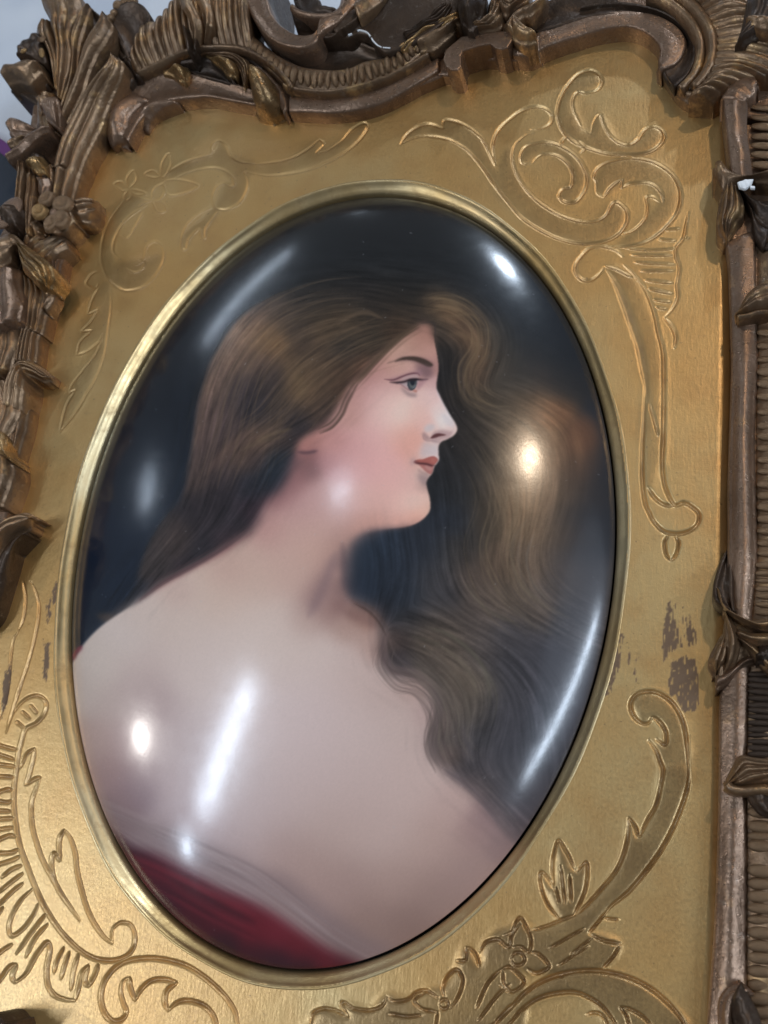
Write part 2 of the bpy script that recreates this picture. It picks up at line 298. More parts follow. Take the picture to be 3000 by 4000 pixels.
    sp = [(1640,1320,35,152,112,100),(1600,1350,35,176,140,126),(1660,1380,30,178,138,128),(1690,1430,25,158,120,116),(1540,1400,35,176,140,126),(1580,1420,35,190,154,144),(1500,1440,35,170,128,120),
     (1440,1460,35,158,116,112),(1510,1500,40,186,148,146),(1600,1470,30,174,136,132),(1450,1560,45,190,150,150),(1390,1540,35,168,128,122),(1380,1620,40,176,136,130),(1520,1580,45,212,186,178),(1560,1620,45,214,190,182),(1480,1620,40,206,174,170),
     (1460,1700,45,204,164,162),(1400,1740,45,190,146,146),(1560,1700,35,206,164,154),(1630,1620,30,206,172,164),(1660,1560,25,204,176,172),(1690,1500,20,186,152,152),(1690,1540,18,204,178,176),(1710,1600,22,214,190,188),(1730,1640,22,218,204,204),
     (1620,1690,30,206,158,146),(1600,1720,30,204,154,142),(1580,1750,30,204,152,140),(1630,1745,25,206,158,146),(1660,1660,25,208,172,166),(1760,1680,18,206,186,182),(1690,1690,22,208,186,180),(1660,1770,25,204,180,176),(1690,1770,16,206,190,190),(1620,1800,25,200,160,150),
     (1300,1740,35,176,130,126),(1220,1730,30,162,116,110),(1190,1735,20,166,116,108),(1330,1760,35,180,132,132),(1210,1770,25,128,88,90),(1200,1830,35,118,86,88),(1150,1880,40,138,98,100),(1100,1930,40,140,100,102),
     (1520,1790,45,206,162,160),(1420,1820,50,200,156,156),(1330,1830,40,186,144,146),(1280,1800,30,160,118,122),(1540,1880,45,206,164,160),(1600,1880,30,202,166,160),(1640,1860,20,190,166,158),(1650,1900,16,176,148,142),(1640,1950,25,212,178,168),(1600,1960,35,214,184,174),(1660,1990,20,214,170,154),
     (1620,2020,25,210,160,144),(1540,1980,45,206,168,160),(1560,2040,25,196,150,138),(1480,2040,35,184,142,132),(1400,2060,40,178,138,128),(1430,1950,50,200,162,156),(1330,1960,50,186,152,150),(1230,1950,50,178,144,144),(1160,1990,50,172,138,138),(1280,2040,60,180,148,142),
     (1170,2080,60,182,152,146),(1060,2080,50,170,132,130),(1100,2170,70,182,156,148),(1230,2150,60,180,150,140),(1330,2130,45,154,122,114),(1300,2230,50,158,128,122),(1335,2290,25,112,90,90),(1270,2290,40,138,112,110),(1230,2340,40,142,114,112),(1200,2420,50,162,138,132),(1330,2200,20,120,98,98),
     (1320,2370,25,122,94,92),(1280,2400,35,140,112,108),(1390,2400,25,130,100,92),(1440,2430,25,142,110,98),(1350,2450,40,156,130,122),(1450,2500,40,160,134,126),(1470,2560,30,158,132,126),(1150,2250,60,178,152,144),(1000,2250,80,182,160,150),(900,2230,50,178,152,144),(850,2330,70,186,168,158),
     (700,2320,40,180,160,154),(700,2420,80,186,174,168),(560,2430,50,186,176,172),(500,2500,50,188,182,180),(400,2600,60,184,178,174),(330,2700,50,178,170,166),(550,2600,80,180,168,166),(550,2700,60,160,146,148),(600,2760,60,156,140,144),(440,2750,60,172,160,158),(380,2900,60,166,148,144),
     (500,2900,60,164,146,150),(420,3020,60,148,126,126),(520,3050,60,140,122,130),(540,3120,50,122,108,120),(480,3150,50,136,114,116),(700,2900,100,176,166,170),(800,2600,120,188,178,176),(1000,2500,120,190,178,172),(1150,2550,110,188,176,172),(1000,2800,130,190,180,182),(1200,2800,130,188,176,178),
     (1400,2650,90,182,166,162),(1500,2700,70,174,156,152),(1600,2680,45,166,142,136),(1400,2850,110,184,170,168),(1580,2850,70,178,162,158),(1660,2800,35,164,142,140),(1680,2900,35,164,146,144),(1200,3050,120,182,168,168),(900,3050,100,184,176,180),(700,3100,80,172,160,166),(1000,3200,100,176,162,164),
     (1450,3050,110,180,164,162),(1620,3050,80,182,164,160),(1750,3150,60,174,152,148),(1850,3250,50,150,126,124),(1900,3200,40,132,112,114),(1960,3300,40,134,114,114),(1300,3250,110,170,152,148),(1500,3250,100,176,158,154),(1700,3300,80,168,146,140),(1800,3400,70,150,128,124),(1200,3400,80,156,134,130),
     (1350,3450,80,150,128,124),(1550,3450,80,156,134,128),(1700,3500,70,144,122,116),(1450,3600,70,138,116,110),(1600,3600,60,130,108,102),(1100,3330,70,160,140,138),(800,3250,80,164,150,156),(650,3230,60,152,138,144),(900,3350,70,160,144,146)]
    skin = R.field(sp, 4); g = skin.mean(-1, keepdims=True); skin = g+(skin-g)*.90; skin = np.minimum((160+(skin-160)*1.08)*[1.12, 1.05, 1.0]+10, 246)
    # flesh modelling
    def pat(tag, P, col, a, sf=6): 
        dab(skin, R.poly_box(T(tag, P), sf), col, a)
    def ln(tag, P, col, w, a):
        dab(skin, R.stroke_box(T(tag, P), w), col, a)
    # brow and socket
    pat('P',[(480,380),(560,330),(700,318),(820,325),(920,370),(975,430),(900,470),(800,420),(680,372),(560,368)],(104,76,78),.6,7)
    pat('P',[(470,378),(560,325),(690,308),(800,322),(900,362),(968,412),(955,440),(890,440),(800,395),(700,362),(580,358)],(66,50,42),.92,2.6)
    ln('P',[(360,400),(450,370),(560,335)],(124,96,84),4,.5)
    pat('P',[(720,420),(860,430),(960,470),(960,560),(880,600),(800,540),(760,470)],(126,94,96),.8,9)
    pat('P',[(400,600),(560,560),(700,510),(800,480),(830,560),(700,560),(540,610)],(160,118,124),.6,6)
    ln('P',[(330,600),(450,610),(560,570),(660,535),(760,525),(800,560)],(106,66,72),4.2,.85)
    pat('P',[(560,600),(640,560),(740,545),(790,580),(770,605),(680,608),(600,628)],(196,162,158),.7,3)
    # eyeball, iris, lashes
    pat('P',[(500,645),(600,628),(700,612),(790,610),(760,680),(720,740),(650,720),(580,680)],(190,166,164),.9,2.5)
    pat('P',[(634,640),(660,614),(745,608),(762,650),(750,705),(715,745),(672,750),(645,710)],(62,66,70),.98,1.3)
    pat('P',[(660,640),(690,625),(740,630),(742,680),(712,722),(676,716)],(112,110,106),.75,2)
    pat('P',[(670,622),(735,616),(734,662),(706,688),(680,668)],(30,33,42),.97,1.5)
    ln('P',[(700,720),(730,700),(745,670)],(150,158,164),2,.5)
    ln('P',[(400,640),(500,645),(590,635),(660,612),(760,604),(830,610),(905,600)],(58,40,44),5.4,.95)
    ln('P',[(640,618),(700,604),(780,606)],(40,30,36),4.6,.9)
    ln('P',[(520,650),(580,690),(640,735),(690,752)],(150,108,112),3,.6)
    pat('P',[(700,752),(745,738),(768,762),(745,778)],(186,116,100),.7,1.8)
    pat('P',[(560,700),(650,770),(740,790),(760,830),(660,830),(580,760)],(160,132,128),.8,5)
    pat('P',[(770,640),(850,610),(900,610),(860,660),(800,720),(770,750)],(182,134,138),.6,4)
    # nose
    ln('P',[(1015,700),(1060,800),(1120,910),(1180,1020),(1240,1120)],(222,210,212),9,.7)
    pat('P',[(1080,1050),(1180,1100),(1250,1180),(1230,1230),(1140,1180)],(224,208,206),.6,5)
    pat('P',[(860,1230),(920,1185),(985,1200),(990,1250),(920,1290),(870,1290)],(216,198,194),.8,5)
    pat('P',[(850,1290),(900,1330),(940,1380),(900,1400),(850,1370),(830,1320)],(172,136,132),.8,4)
    pat('P',[(980,1290),(1080,1260),(1200,1280),(1240,1270),(1180,1360),(1080,1390),(960,1400),(940,1370)],(190,152,148),.8,5)
    pat('P',[(935,1372),(980,1322),(1040,1305),(1120,1318),(1138,1330),(1060,1345),(990,1368)],(98,56,56),.97,2)
    ln('P',[(835,1320),(845,1370),(890,1400),(950,1400),(1040,1420)],(172,132,128),3,.6)
    pat('P',[(940,1390),(1060,1390),(1050,1440),(960,1420)],(184,150,148),.6,4)
    # upper lip plane, mouth, chin
    pat('P',[(850,1420),(960,1440),(1030,1450),(1020,1580),(900,1600),(800,1600)],(208,192,190),.6,8)
    pat('Q',[(490,845),(540,815),(640,805),(720,775),(800,758),(850,775),(880,815),(865,850),(830,890),(800,905),(700,880),(600,872),(530,875)],(174,90,80),.9,1.8)
    pat('Q',[(760,800),(820,790),(850,820),(820,870),(770,850)],(192,116,102),.6,3)
    pat('Q',[(565,890),(640,885),(720,895),(800,915),(800,960),(790,1010),(760,1055),(700,1025),(640,970)],(182,112,104),.9,1.8)
    pat('Q',[(670,910),(760,930),(780,970),(740,1000),(680,950)],(204,148,138),.7,3)
    ln('Q',[(485,850),(540,868),(620,874),(700,884),(770,905),(830,905)],(88,44,46),5,.95)
    pat('Q',[(480,850),(510,825),(560,850),(550,880),(500,875)],(118,66,66),.7,2.5)
    ln('Q',[(540,960),(600,1010),(680,1040),(740,1070)],(178,140,132),6,.5)
    pat('Q',[(560,1040),(680,1060),(740,1090),(710,1190),(680,1240),(600,1190),(560,1120)],(168,138,134),.75,7)
    pat('Q',[(440,790),(500,790),(500,900),(430,900)],(186,150,148),.5,6)
    ln('Q',[(700,1270),(750,1400),(755,1500),(735,1620),(680,1720)],(220,182,160),5,.45)
    # jaw shadow, neck cords, ear lobe
    ln('c12',[(700,160),(800,135),(940,110),(1040,85)],(150,104,92),9,.45)
    ln('c11',[(290,1195),(310,1240),(345,1255),(385,1245)],(186,126,118),7,.35)
    ln('c11',[(270,1270),(330,1275),(400,1262)],(92,64,70),8,.7)
    ln('c12',[(520,260),(470,400),(400,560),(340,680)],(132,106,108),26,.45)
    ln('c12',[(570,640),(680,690),(790,740)],(132,98,92),22,.45)
    ln('c12',[(560,200),(570,350),(570,500)],(110,88,90),18,.5)
    ln('c02',[(880,590),(1050,470),(1250,360),(1450,250),(1640,130)],(150,92,92),14,.45)
    ln('c12',[(600,560),(700,625),(800,720)],(160,106,90),9,.4)
    img = img*(1-m[..., None])+skin*m[..., None]
    # strands that fall over temple, neck and breast
    def strands(tag, P, n, spread, col, w, a):
        P = np.array(T(tag, P)); d = np.gradient(P, axis=0); nn = np.stack([-d[:, 1], d[:, 0]], 1); nn /= np.linalg.norm(nn, axis=1)[:, None]
        for k in range(n):
            o = rng.normal()*spread; wob = np.cumsum(rng.normal(size=len(P)))*spread*.16
            c = np.array(col)*rng.uniform(.82, 1.16); dab(img, R.stroke_box(P+nn*(o+wob)[:, None], w*rng.uniform(.6, 1.3)), c, a*rng.uniform(.5, 1))
    strands('c11',[(1060,450),(960,510),(870,590),(780,680),(700,770),(620,860)], 16, 9, (84,66,50), 4.5, .3)
    strands('c11',[(640,820),(580,930),(540,1020),(480,1090),(400,1130)], 12, 9, (84,64,54), 4.5, .3)
    strands('c12',[(835,770),(815,860),(825,950),(880,1030),(990,1055),(1090,1100)], 12, 9, (104,84,82), 3.6, .36)
    strands('c12',[(1120,1120),(1180,1240),(1170,1350),(1140,1450),(1150,1560),(1210,1660)], 14, 11, (104,88,86), 3.8, .34)
    strands('c13',[(1200,0),(1310,70),(1420,160),(1510,260),(1590,370)], 12, 12, (104,88,90), 3, .45)
    strands('c12',[(880,860),(850,980),(930,1080),(1060,1120),(1170,1240),(1200,1380),(1180,1520),(1240,1660)], 26, 26, (96,82,76), 3.4, .30)
    strands('c12',[(980,900),(1100,1010),(1230,1150),(1290,1320),(1290,1480),(1380,1640)], 26, 40, (112,100,88), 3.2, .26)
    strands('c13',[(1240,-20),(1380,90),(1500,190),(1620,330),(1720,470)], 18, 26, (110,96,94), 3.2, .3)
    strands('n',[(1900,1700),(1990,1850),(2000,2000),(1960,2150),(2010,2300),(2130,2420)], 40, 60, (126,106,82), 3.2, .22)
    strands('c11',[(700,300),(450,330),(200,430),(0,600),(-130,850),(-200,1150),(-300,1500)], 40, 60, (120,98,76), 3.2, .20)
    strands('c11',[(900,480),(650,560),(420,700),(260,870),(100,1060),(-60,1180)], 34, 40, (118,94,72), 3.0, .20)
    strands('c11',[(1090,330),(1220,300),(1350,350),(1440,460),(1440,600),(1370,740),(1400,880),(1560,970)], 30, 24, (128,104,76), 3.0, .22)
    strands('c12',[(640,580),(740,640),(810,720),(850,800)], 7, 8, (84,66,60), 2.4, .45)
    strands('c02',[(1640,90),(1450,230),(1250,345),(1050,455),(900,570)], 12, 10, (86,62,64), 2.8, .4)
    strands('c11',[(1060,440),(1150,440),(1160,560),(1190,700)], 5, 4, (60,50,46), 2.2, .4)
    # --- gauze and crimson gown
    band = R.poly(T('c03',[(560,240),(700,200),(900,330),(1200,420),(1659,640)])+T('c13',[(200,700),(450,900),(700,1080),(900,1190),(1100,1500),(0,1700)])+T('c03',[(500,1500),(300,700)]), 26)
    img = mix(img, (136,114,114), band*.60)
    for k in range(90):
        t = rng.uniform(-.15, 1.0); x0, y0 = 640+60*t, 240+330*t
        P = [(x0+rng.uniform(-20, 60), y0), (980+rng.uniform(-40, 40), y0+150+60*t), (1300+rng.uniform(-60, 60), y0+300+95*t), (1659+rng.uniform(-60, 60), y0+480+120*t), (2150, y0+830+130*t), (2560, y0+1060+110*t)]
        i0 = rng.integers(0, 3); P = P[i0:i0+rng.integers(3, 5)]
        dab(img, R.stroke_box(T('c03', P), rng.uniform(3.5, 9)), (182,160,156) if rng.random() < .8 else (116,96,96), rng.uniform(.06, .24))
    gown = R.poly(T('c03',[(600,330),(760,440),(850,505),(1000,560),(1200,660),(1400,775),(1659,885)])+T('c13',[(120,952),(300,1072),(480,1182),(700,1290),(900,1600),(0,1800)])+T('c03',[(600,1700),(300,900),(400,400)]), 20)
    gcol = R.field([(520,3300,60,62,26,38),(560,3380,50,92,24,40),(650,3400,50,100,24,40),(720,3480,50,96,24,38),(640,3520,50,70,26,40),(820,3500,50,104,26,38),(780,3600,50,84,26,36),(900,3580,50,118,30,42),(960,3560,40,120,34,46),
        (880,3680,40,58,26,34),(1000,3640,45,122,30,42),(1080,3640,40,132,38,50),(1000,3730,40,70,28,36),(1100,3760,40,62,30,38),(1150,3690,40,124,34,44),(1250,3730,40,118,34,44),(1350,3770,40,98,34,42),(1200,3790,35,62,28,34)], 4)
    gown *= .96; gcol = gcol*[.86, .84, .88]
    img = img*(1-gown[..., None])+gcol*gown[..., None]
    for k in range(40):
        t = rng.uniform(0, 1); y = 420+260*t
        P = [(800+60*t, y+80), (1100, y+210), (1400, y+360+30*t), (1659, y+480+40*t), (2000, y+690+50*t)]
        i0 = rng.integers(0, 2); dab(img, R.stroke_box(T('c03', P[i0:i0+3]), rng.uniform(5, 14)), (134,42,54) if rng.random() < .5 else (66,22,32), rng.uniform(.08, .25))
    dab(img, R.stroke_box(T('c02',[(465,960),(490,910),(530,870)]), 11), (134,48,70), .8)
    # --- fine stipple of the enamel and stray dust
    img *= 1+.018*blur(rng.standard_normal((R.h, R.w)), .8)[..., None]
    for k in range(150):
        x, y = rng.uniform(300, 2400), rng.uniform(780, 3780)
        q = 7 if k % 9 == 0 else 2.2; a = rng.uniform(0, 6.28)
        dab(img, R.stroke_box([(x, y), (x+q*math.cos(a), y+q*math.sin(a))], 1.6, taper=False), (190,190,192), rng.uniform(.15, .5))
    return R, np.clip(img, 2, 250)/255.
# ---------------------------------------------------------------- engraved scrollwork of the gilt panel (traced lines, photo pixels)
ENGRAVED = {
 'scroll_tip': [('c10', 5, [(0,1065),(100,1055),(220,1030),(330,975),(410,905)]), ('c10', 4, [(412,903),(440,935),(388,998)]), ('c10', 4.5, [(388,998),(470,975),(560,910),(620,840),(690,798),(722,812),(715,850),(650,930),(560,1000),(450,1060),(330,1105),(200,1130),(80,1140),(0,1130)])],
 'leaf_scroll': [('c10', 5, [(935,937),(1000,905),(1080,885),(1180,890),(1280,920),(1380,985),(1470,1090),(1560,1220),(1640,1320),(1719,1410),(1819,1480),(1939,1540),(2059,1575),(2179,1580),(2279,1560),(2359,1510),(2404,1440),(2404,1370),(2349,1315),(2309,1320),(2269,1395),(2199,1435),(2099,1435),(1979,1400),(1859,1330),(1769,1250),(1699,1150),(1664,1040),(1679,940),(1749,875),(1800,862)]),
   ('c10', 5, [(935,937),(980,870),(1060,815),(1130,805),(1215,835)]), ('c10', 4.5, [(1215,838),(1222,778),(1320,795),(1420,855),(1480,920),(1550,1075)]), ('c10', 5, [(1550,1078),(1535,950),(1560,860),(1620,790),(1719,715),(1809,690),(1879,705),(1920,750),(1905,800),(1850,830),(1780,838)])],
 'double_scroll': [('c20', 5, [(515,862),(530,790),(570,740),(590,800),(630,875),(690,925),(760,940),(820,900),(860,840),(920,820),(975,850),(985,900),(930,965),(840,1000),(720,1005),(600,995),(500,965),(400,920),(330,850),(295,760),(300,680),(330,600),(370,540),(430,480),(500,455),(555,475),(585,530),(550,585),(480,605),(425,600),(395,650),(400,720),(445,815)]),
   ('c20', 4, [(320,942),(330,905),(365,875)]), ('c20', 4, [(425,915),(475,955),(445,988)])],
 'small_scroll': [('c20', 5, [(130,1060),(70,1060),(55,1010),(90,950),(170,925),(250,925),(330,955),(410,1010),(470,1090),(490,1170),(465,1250),(410,1310),(340,1310),(305,1270),(330,1225),(380,1215),(395,1150),(375,1080),(310,1020),(240,1000),(180,1010),(130,1060)])],
 'toothed_scroll': [('c20', 5, [(595,1282),(550,1250),(545,1180),(530,1140),(560,1085),(640,1045),(760,1025),(880,1040),(980,1085),(1060,1160),(1095,1260),(1075,1370),(1010,1460),(920,1540),(820,1585),(700,1600),(600,1592)]), ('c20', 4.5, [(595,1282),(640,1215),(712,1163)]), ('c20', 4, [(712,1163),(708,1222)]), ('c20', 4.5, [(708,1222),(760,1195),(850,1185),(920,1205),(970,1260),(978,1315)]), ('c20', 4.5, [(960,1312),(910,1275),(870,1280),(880,1340),(860,1420),(790,1490),(710,1520)])],
 'shell': [('c20', 5, [(1145,1370),(1130,1450),(1110,1540),(1065,1600),(1062,1659),(1085,1740),(1070,1840),(1075,1920),(1040,2000),(985,2060)]), ('c21', 6, [(985,400),(1030,450),(1060,520),(1050,600)]), ('c20', 3, [(1150,1540),(1090,1550)]), ('c20', 3.5, [(985,1492),(1085,1480)]), ('c20', 3.5, [(950,1550),(1060,1560)]), ('c20', 3.5, [(700,1602),(880,1620),(1060,1610)]),
   ('c21', 4.5, [(770,-8),(1040,-5)]), ('c21', 4.5, [(790,40),(1060,55)]), ('c21', 5, [(830,95),(1050,95)]), ('c21', 5, [(860,155),(1040,175)]), ('c21', 5, [(880,210),(1040,245)]), ('c21', 4.5, [(910,280),(1030,300)]), ('c21', 4, [(930,330),(1000,345)])],
 'long_pendant': [('c20', 6, [(720,1665),(670,1620),(580,1595),(500,1610),(450,1659),(415,1710),(410,1760),(450,1810),(510,1815),(570,1770),(600,1725)]), ('c21', 5, [(600,65),(680,90),(780,140)]), ('c21', 9, [(605,80,5),(670,180,9),(720,290,11),(770,430,12),(820,580,12),(850,720,12),(870,850,9),(876,950,5)]),
   ('c21', 6.5, [(862,760),(860,900),(855,1050),(845,1250),(845,1450),(865,1600),(895,1670),(920,1720),(980,1780),(1060,1800),(1140,1785),(1200,1740),(1212,1670),(1160,1620),(1110,1600),(1060,1615),(1030,1580),(990,1480),(975,1350),(980,1200),(985,1000),(985,800),(980,620),(950,500),(920,360),(870,230),(800,130),(720,50)]), ('c21', 6.5, [(880,1500),(930,1570),(990,1612),(1060,1615)]), ('c21', 4, [(890,960),(920,1060),(950,1170)]),
   ('c22', 6, [(1010,148),(990,200),(1000,270),(1030,318)]), ('c22', 6, [(1030,318),(1065,270),(1080,200),(1060,148)])],
 'right_branch': [('c22', 7, [(1145,1659),(1142,1600),(1135,1500),(1120,1400),(1090,1310),(1040,1235),(970,1185),(900,1165),(820,1175),(775,1220),(770,1280),(800,1340),(850,1375),(890,1365),(905,1330)]), ('c22', 6.5, [(905,1330),(940,1345),(985,1400),(1000,1460),(990,1510),(935,1470)]), ('c22', 6.5, [(885,1475),(930,1540),(960,1620),(978,1680),(962,1779),(932,1899),(870,2009),(825,2109)]), ('c23', 6, [(825,450),(800,380),(755,320)]), ('c23', 6.5, [(755,320),(750,440),(720,560),(670,670),(580,780),(480,890),(420,950)]),
   ('c23', 7, [(1150,-10),(1145,100),(1110,230),(1050,380),(970,530),(870,670),(760,800),(650,890),(612,935)]), ('c23', 4.5, [(612,935),(560,1000),(500,1070)]), ('c23', 4, [(600,975),(690,985)])],
 'palmette': [('c23', 5, [(310,985),(240,900),(195,800),(178,700),(195,678),(240,720),(272,785)]), ('c23', 5, [(272,785),(260,680),(265,580),(300,472),(360,550),(412,662)]), ('c23', 5, [(418,670),(480,613),(492,680),(480,780),(450,860),(400,960)]), ('c23', 4.5, [(285,770),(310,880)]), ('c23', 5, [(315,630),(345,880)]), ('c23', 5, [(375,690),(385,870)]), ('c23', 4, [(130,1052),(230,1022),(310,990),(420,950)]), ('c23', 5, [(510,1078),(600,1120),(705,1140)]), ('c23', 5, [(700,1150),(660,1220),(590,1298)]), ('c23', 4, [(380,1210),(520,1100)]), ('c23', 4, [(300,1280),(500,1150)]), ('c23', 4, [(240,1170),(380,1090),(470,1040)])],
 'large_roundel': [('c23', 7, [(-180,1700),(-90,1640),(0,1545),(80,1460),(180,1390),(310,1340),(450,1315),(600,1320),(760,1360),(900,1430),(1010,1520),(1090,1610),(1140,1700),(1180,1790)]), ('c23', 6, [(-60,1700),(0,1640),(60,1570),(160,1500),(270,1465),(400,1455),(500,1490),(590,1550),(660,1640),(700,1720)]), ('c23', 5, [(700,1545),(740,1600),(765,1690)]), ('c23', 5, [(700,1545),(780,1570),(860,1620),(920,1690)]), ('c23', 4.5, [(480,1600),(540,1588),(600,1620),(625,1690)])],
 'bottom_flowers': [('c23', 5, [(-60,1090),(0,1060),(30,990),(60,975),(100,1040),(125,1120),(110,1190),(60,1160),(0,1165)]), ('c23', 5, [(110,1190),(180,1210),(242,1285),(160,1332),(100,1300)]), ('c23', 4.5, [(-5,1235),(20,1200),(60,1200),(85,1235),(60,1275),(15,1275),(-5,1235)]), ('c23', 4.5, [(-90,1320),(-20,1290),(40,1330),(80,1390),(0,1450),(-80,1400)]), ('c23', 3.5, [(290,1340),(330,1355)]),
   ('c13', 5.5, [(360,1660),(370,1590),(440,1560),(520,1575),(605,1620)]), ('c13', 5.5, [(605,1620),(553,1530),(580,1525),(640,1560),(740,1570),(820,1540),(845,1478)]), ('c13', 5, [(845,1478),(900,1510),(980,1500),(1040,1455),(1110,1445),(1190,1490)]), ('c13', 4.5, [(1192,1530),(1205,1505),(1235,1505),(1250,1530),(1235,1558),(1205,1558),(1192,1530)]), ('c13', 5, [(1225,1490),(1213,1420),(1240,1350),(1300,1308),(1342,1360),(1330,1440),(1290,1520),(1252,1562)]), ('c13', 4.5, [(1110,1447),(1030,1500),(1080,1560),(1180,1582)]), ('c13', 4.5, [(1180,1582),(1170,1659),(1160,1720)]),
   ('c13', 4.5, [(1298,1250),(1362,1242),(1362,1158)]), ('c13', 4.5, [(1362,1158),(1420,1200),(1452,1290)]), ('c13', 5, [(1450,1190),(1490,1130),(1570,1112),(1640,1160),(1660,1080),(1720,1000)]), ('c13', 5, [(1430,1560),(1500,1400),(1585,1308)]), ('c13', 5, [(1440,1640),(1560,1480),(1650,1400)]), ('c13', 5, [(1550,1650),(1659,1530)]), ('c13', 4.5, [(1600,1308),(1610,1400),(1665,1455)]), ('c13', 4, [(860,1590),(980,1610),(1080,1600)])],
 'left_branch': [('c02', 6.5, [(40,1430),(80,1310),(140,1232),(200,1195),(260,1195),(300,1240),(285,1310),(230,1370),(165,1405),(140,1480),(120,1560),(108,1659),(95,1759),(90,1879),(105,2039),(135,2179),(180,2299),(225,2419),(290,2559),(380,2699),(470,2799),(560,2869),(650,2904),(750,2904),(830,2869),(870,2809),(875,2739),(850,2679),(790,2659),(740,2689),(725,2739),(730,2797)]), ('c03', 6, [(730,1138),(680,1100),(620,1020),(570,920),(530,790),(500,660),(490,560),(460,460),(415,398)]), ('c03', 6, [(415,398),(385,470),(388,602)]), ('c03', 6, [(388,602),(350,553),(335,600),(340,680),(365,760)]),
   ('c03', 6, [(520,992),(470,920),(400,820),(340,710),(280,600),(240,490),(210,370),(205,230),(235,130),(262,58)]), ('c03', 6, [(262,58),(215,75),(163,108)]), ('c03', 6, [(163,108),(185,60),(200,0),(215,-60),(225,-130)]), ('c02', 5, [(225,1530),(170,1570),(130,1659)]), ('c02', 5, [(195,1250),(240,1305)]), ('c02', 5, [(140,1290),(195,1340)]), ('c02', 5, [(165,1405),(105,1355)]),
   ('c02', 4.5, [(40,1430),(80,1290),(130,1130),(180,980),(220,830),(245,700),(250,590),(215,480),(190,450)]), ('c02', 3.5, [(-10,1360),(40,1200),(60,1060),(80,850),(118,770)]), ('c02', 3.5, [(118,770),(150,690),(165,560),(150,450)])],
 'fluted_shell': [('c03', 5.5, p) for p in [[(-60,50),(90,60)], [(-60,175),(40,140),(80,145)], [(-60,205),(40,222),(75,210)], [(-60,275),(70,280)], [(-60,335),(90,325)], [(-60,405),(85,385)], [(-60,490),(50,440),(100,445)], [(-60,550),(60,550),(120,525)], [(-60,640),(70,600),(130,570)], [(10,710),(70,660),(140,630)], [(-20,815),(70,740),(150,680)], [(-20,900),(80,800),(150,745)], [(215,780),(140,850),(80,950),(58,1040),(80,1087),(150,1040),(210,960),(247,880)], [(105,1205),(200,1070),(300,940)], [(168,1225),(230,1100),(310,1010)], [(-40,1230),(20,1180),(80,1140)], [(-60,1010),(20,900)]]]
   + [('c02', 5.5, p) for p in [[(-40,1500),(60,1530),(110,1540)], [(-40,1560),(95,1605)], [(-40,1630),(100,1650)]]],
 'wing_leaf': [('c03', 6.5, [(-40,1410),(0,1370),(60,1290),(108,1272)]), ('c03', 6.5, [(108,1272),(80,1350),(98,1392)]), ('c03', 6.5, [(98,1392),(170,1330),(230,1220),(300,1132),(325,1180),(305,1290),(310,1400),(350,1470),(420,1500),(487,1507)]), ('c03', 6, [(487,1507),(510,1420),(530,1330),(572,1278)]), ('c03', 6, [(572,1278),(550,1380),(575,1417)]), ('c03', 6, [(575,1417),(620,1330),(637,1268)]), ('c03', 5, [(350,1330),(370,1250),(415,1160)]), ('c03', 5, [(395,1370),(420,1280),(450,1190)]), ('c03', 5.5, [(460,1440),(480,1310),(510,1200)])],
 'toothed_curl': [('c03', 7, [(1560,1759),(1540,1659),(1520,1570),(1450,1470),(1330,1360),(1200,1280),(1050,1240),(920,1235),(800,1260),(720,1320),(670,1400),(655,1500),(680,1590),(730,1640),(790,1630),(820,1580),(800,1520),(785,1450),(800,1380),(842,1358)]), ('c03', 6.5, [(842,1358),(845,1420),(877,1505)]), ('c03', 6.5, [(877,1505),(910,1440),(970,1385),(1050,1370),(1148,1390)]), ('c03', 6.5, [(1148,1390),(1085,1440),(1070,1510),(1090,1572)]), ('c03', 6.5, [(1090,1572),(1150,1520),(1230,1510),(1320,1540),(1380,1600),(1402,1670),(1410,1740)])],
 'hanging_leaf': [('c01', 4, [(640,180),(620,205),(580,200),(558,170),(590,120),(632,100)]), ('c01', 4, [(645,200),(600,280),(568,382)]), ('c01', 4, [(568,382),(642,350)]), ('c01', 4, [(642,350),(590,430),(523,492)]), ('c01', 4, [(523,492),(602,485)]), ('c01', 4, [(602,485),(520,560),(500,642)]), ('c01', 4, [(500,642),(560,620),(640,560),(672,505)]), ('c01', 4, [(720,200),(720,350),(700,500),(680,640),(630,780),(560,900),(480,1030),(388,1142)]), ('c01', 4, [(665,540),(620,640),(540,740),(470,830),(448,887)]), ('c01', 4, [(448,887),(497,870)]), ('c01', 4, [(497,870),(440,950),(410,1040),(388,1142)])],
 'flower_spray': [('c00', 4.5, [(820,1280),(760,1360),(700,1450),(665,1560),(655,1659),(665,1730),(700,1810),(770,1870),(840,1885),(930,1860),(1000,1800),(1050,1720),(1065,1650),(1050,1590),(1000,1565),(950,1600),(935,1680),(890,1720),(850,1700)]), ('c00', 4, [(960,1330),(860,1390),(790,1460),(740,1560),(738,1640),(800,1690)]), ('c00', 3.5, [(780,1520),(830,1540),(880,1460),(930,1370)]), ('c01', 3.5, [(820,80),(870,110),(920,90),(940,50),(900,20)]),
   ('c00', 3.5, [(835,1225),(790,1235),(742,1190),(790,1178),(835,1225)]), ('c00', 3.5, [(835,1225),(820,1160),(862,1105),(885,1160),(835,1225)]), ('c00', 3.5, [(835,1225),(900,1235),(945,1255),(880,1260),(835,1225)]), ('c00', 3.5, [(835,1225),(805,1270),(825,1300),(850,1270),(835,1225)]),
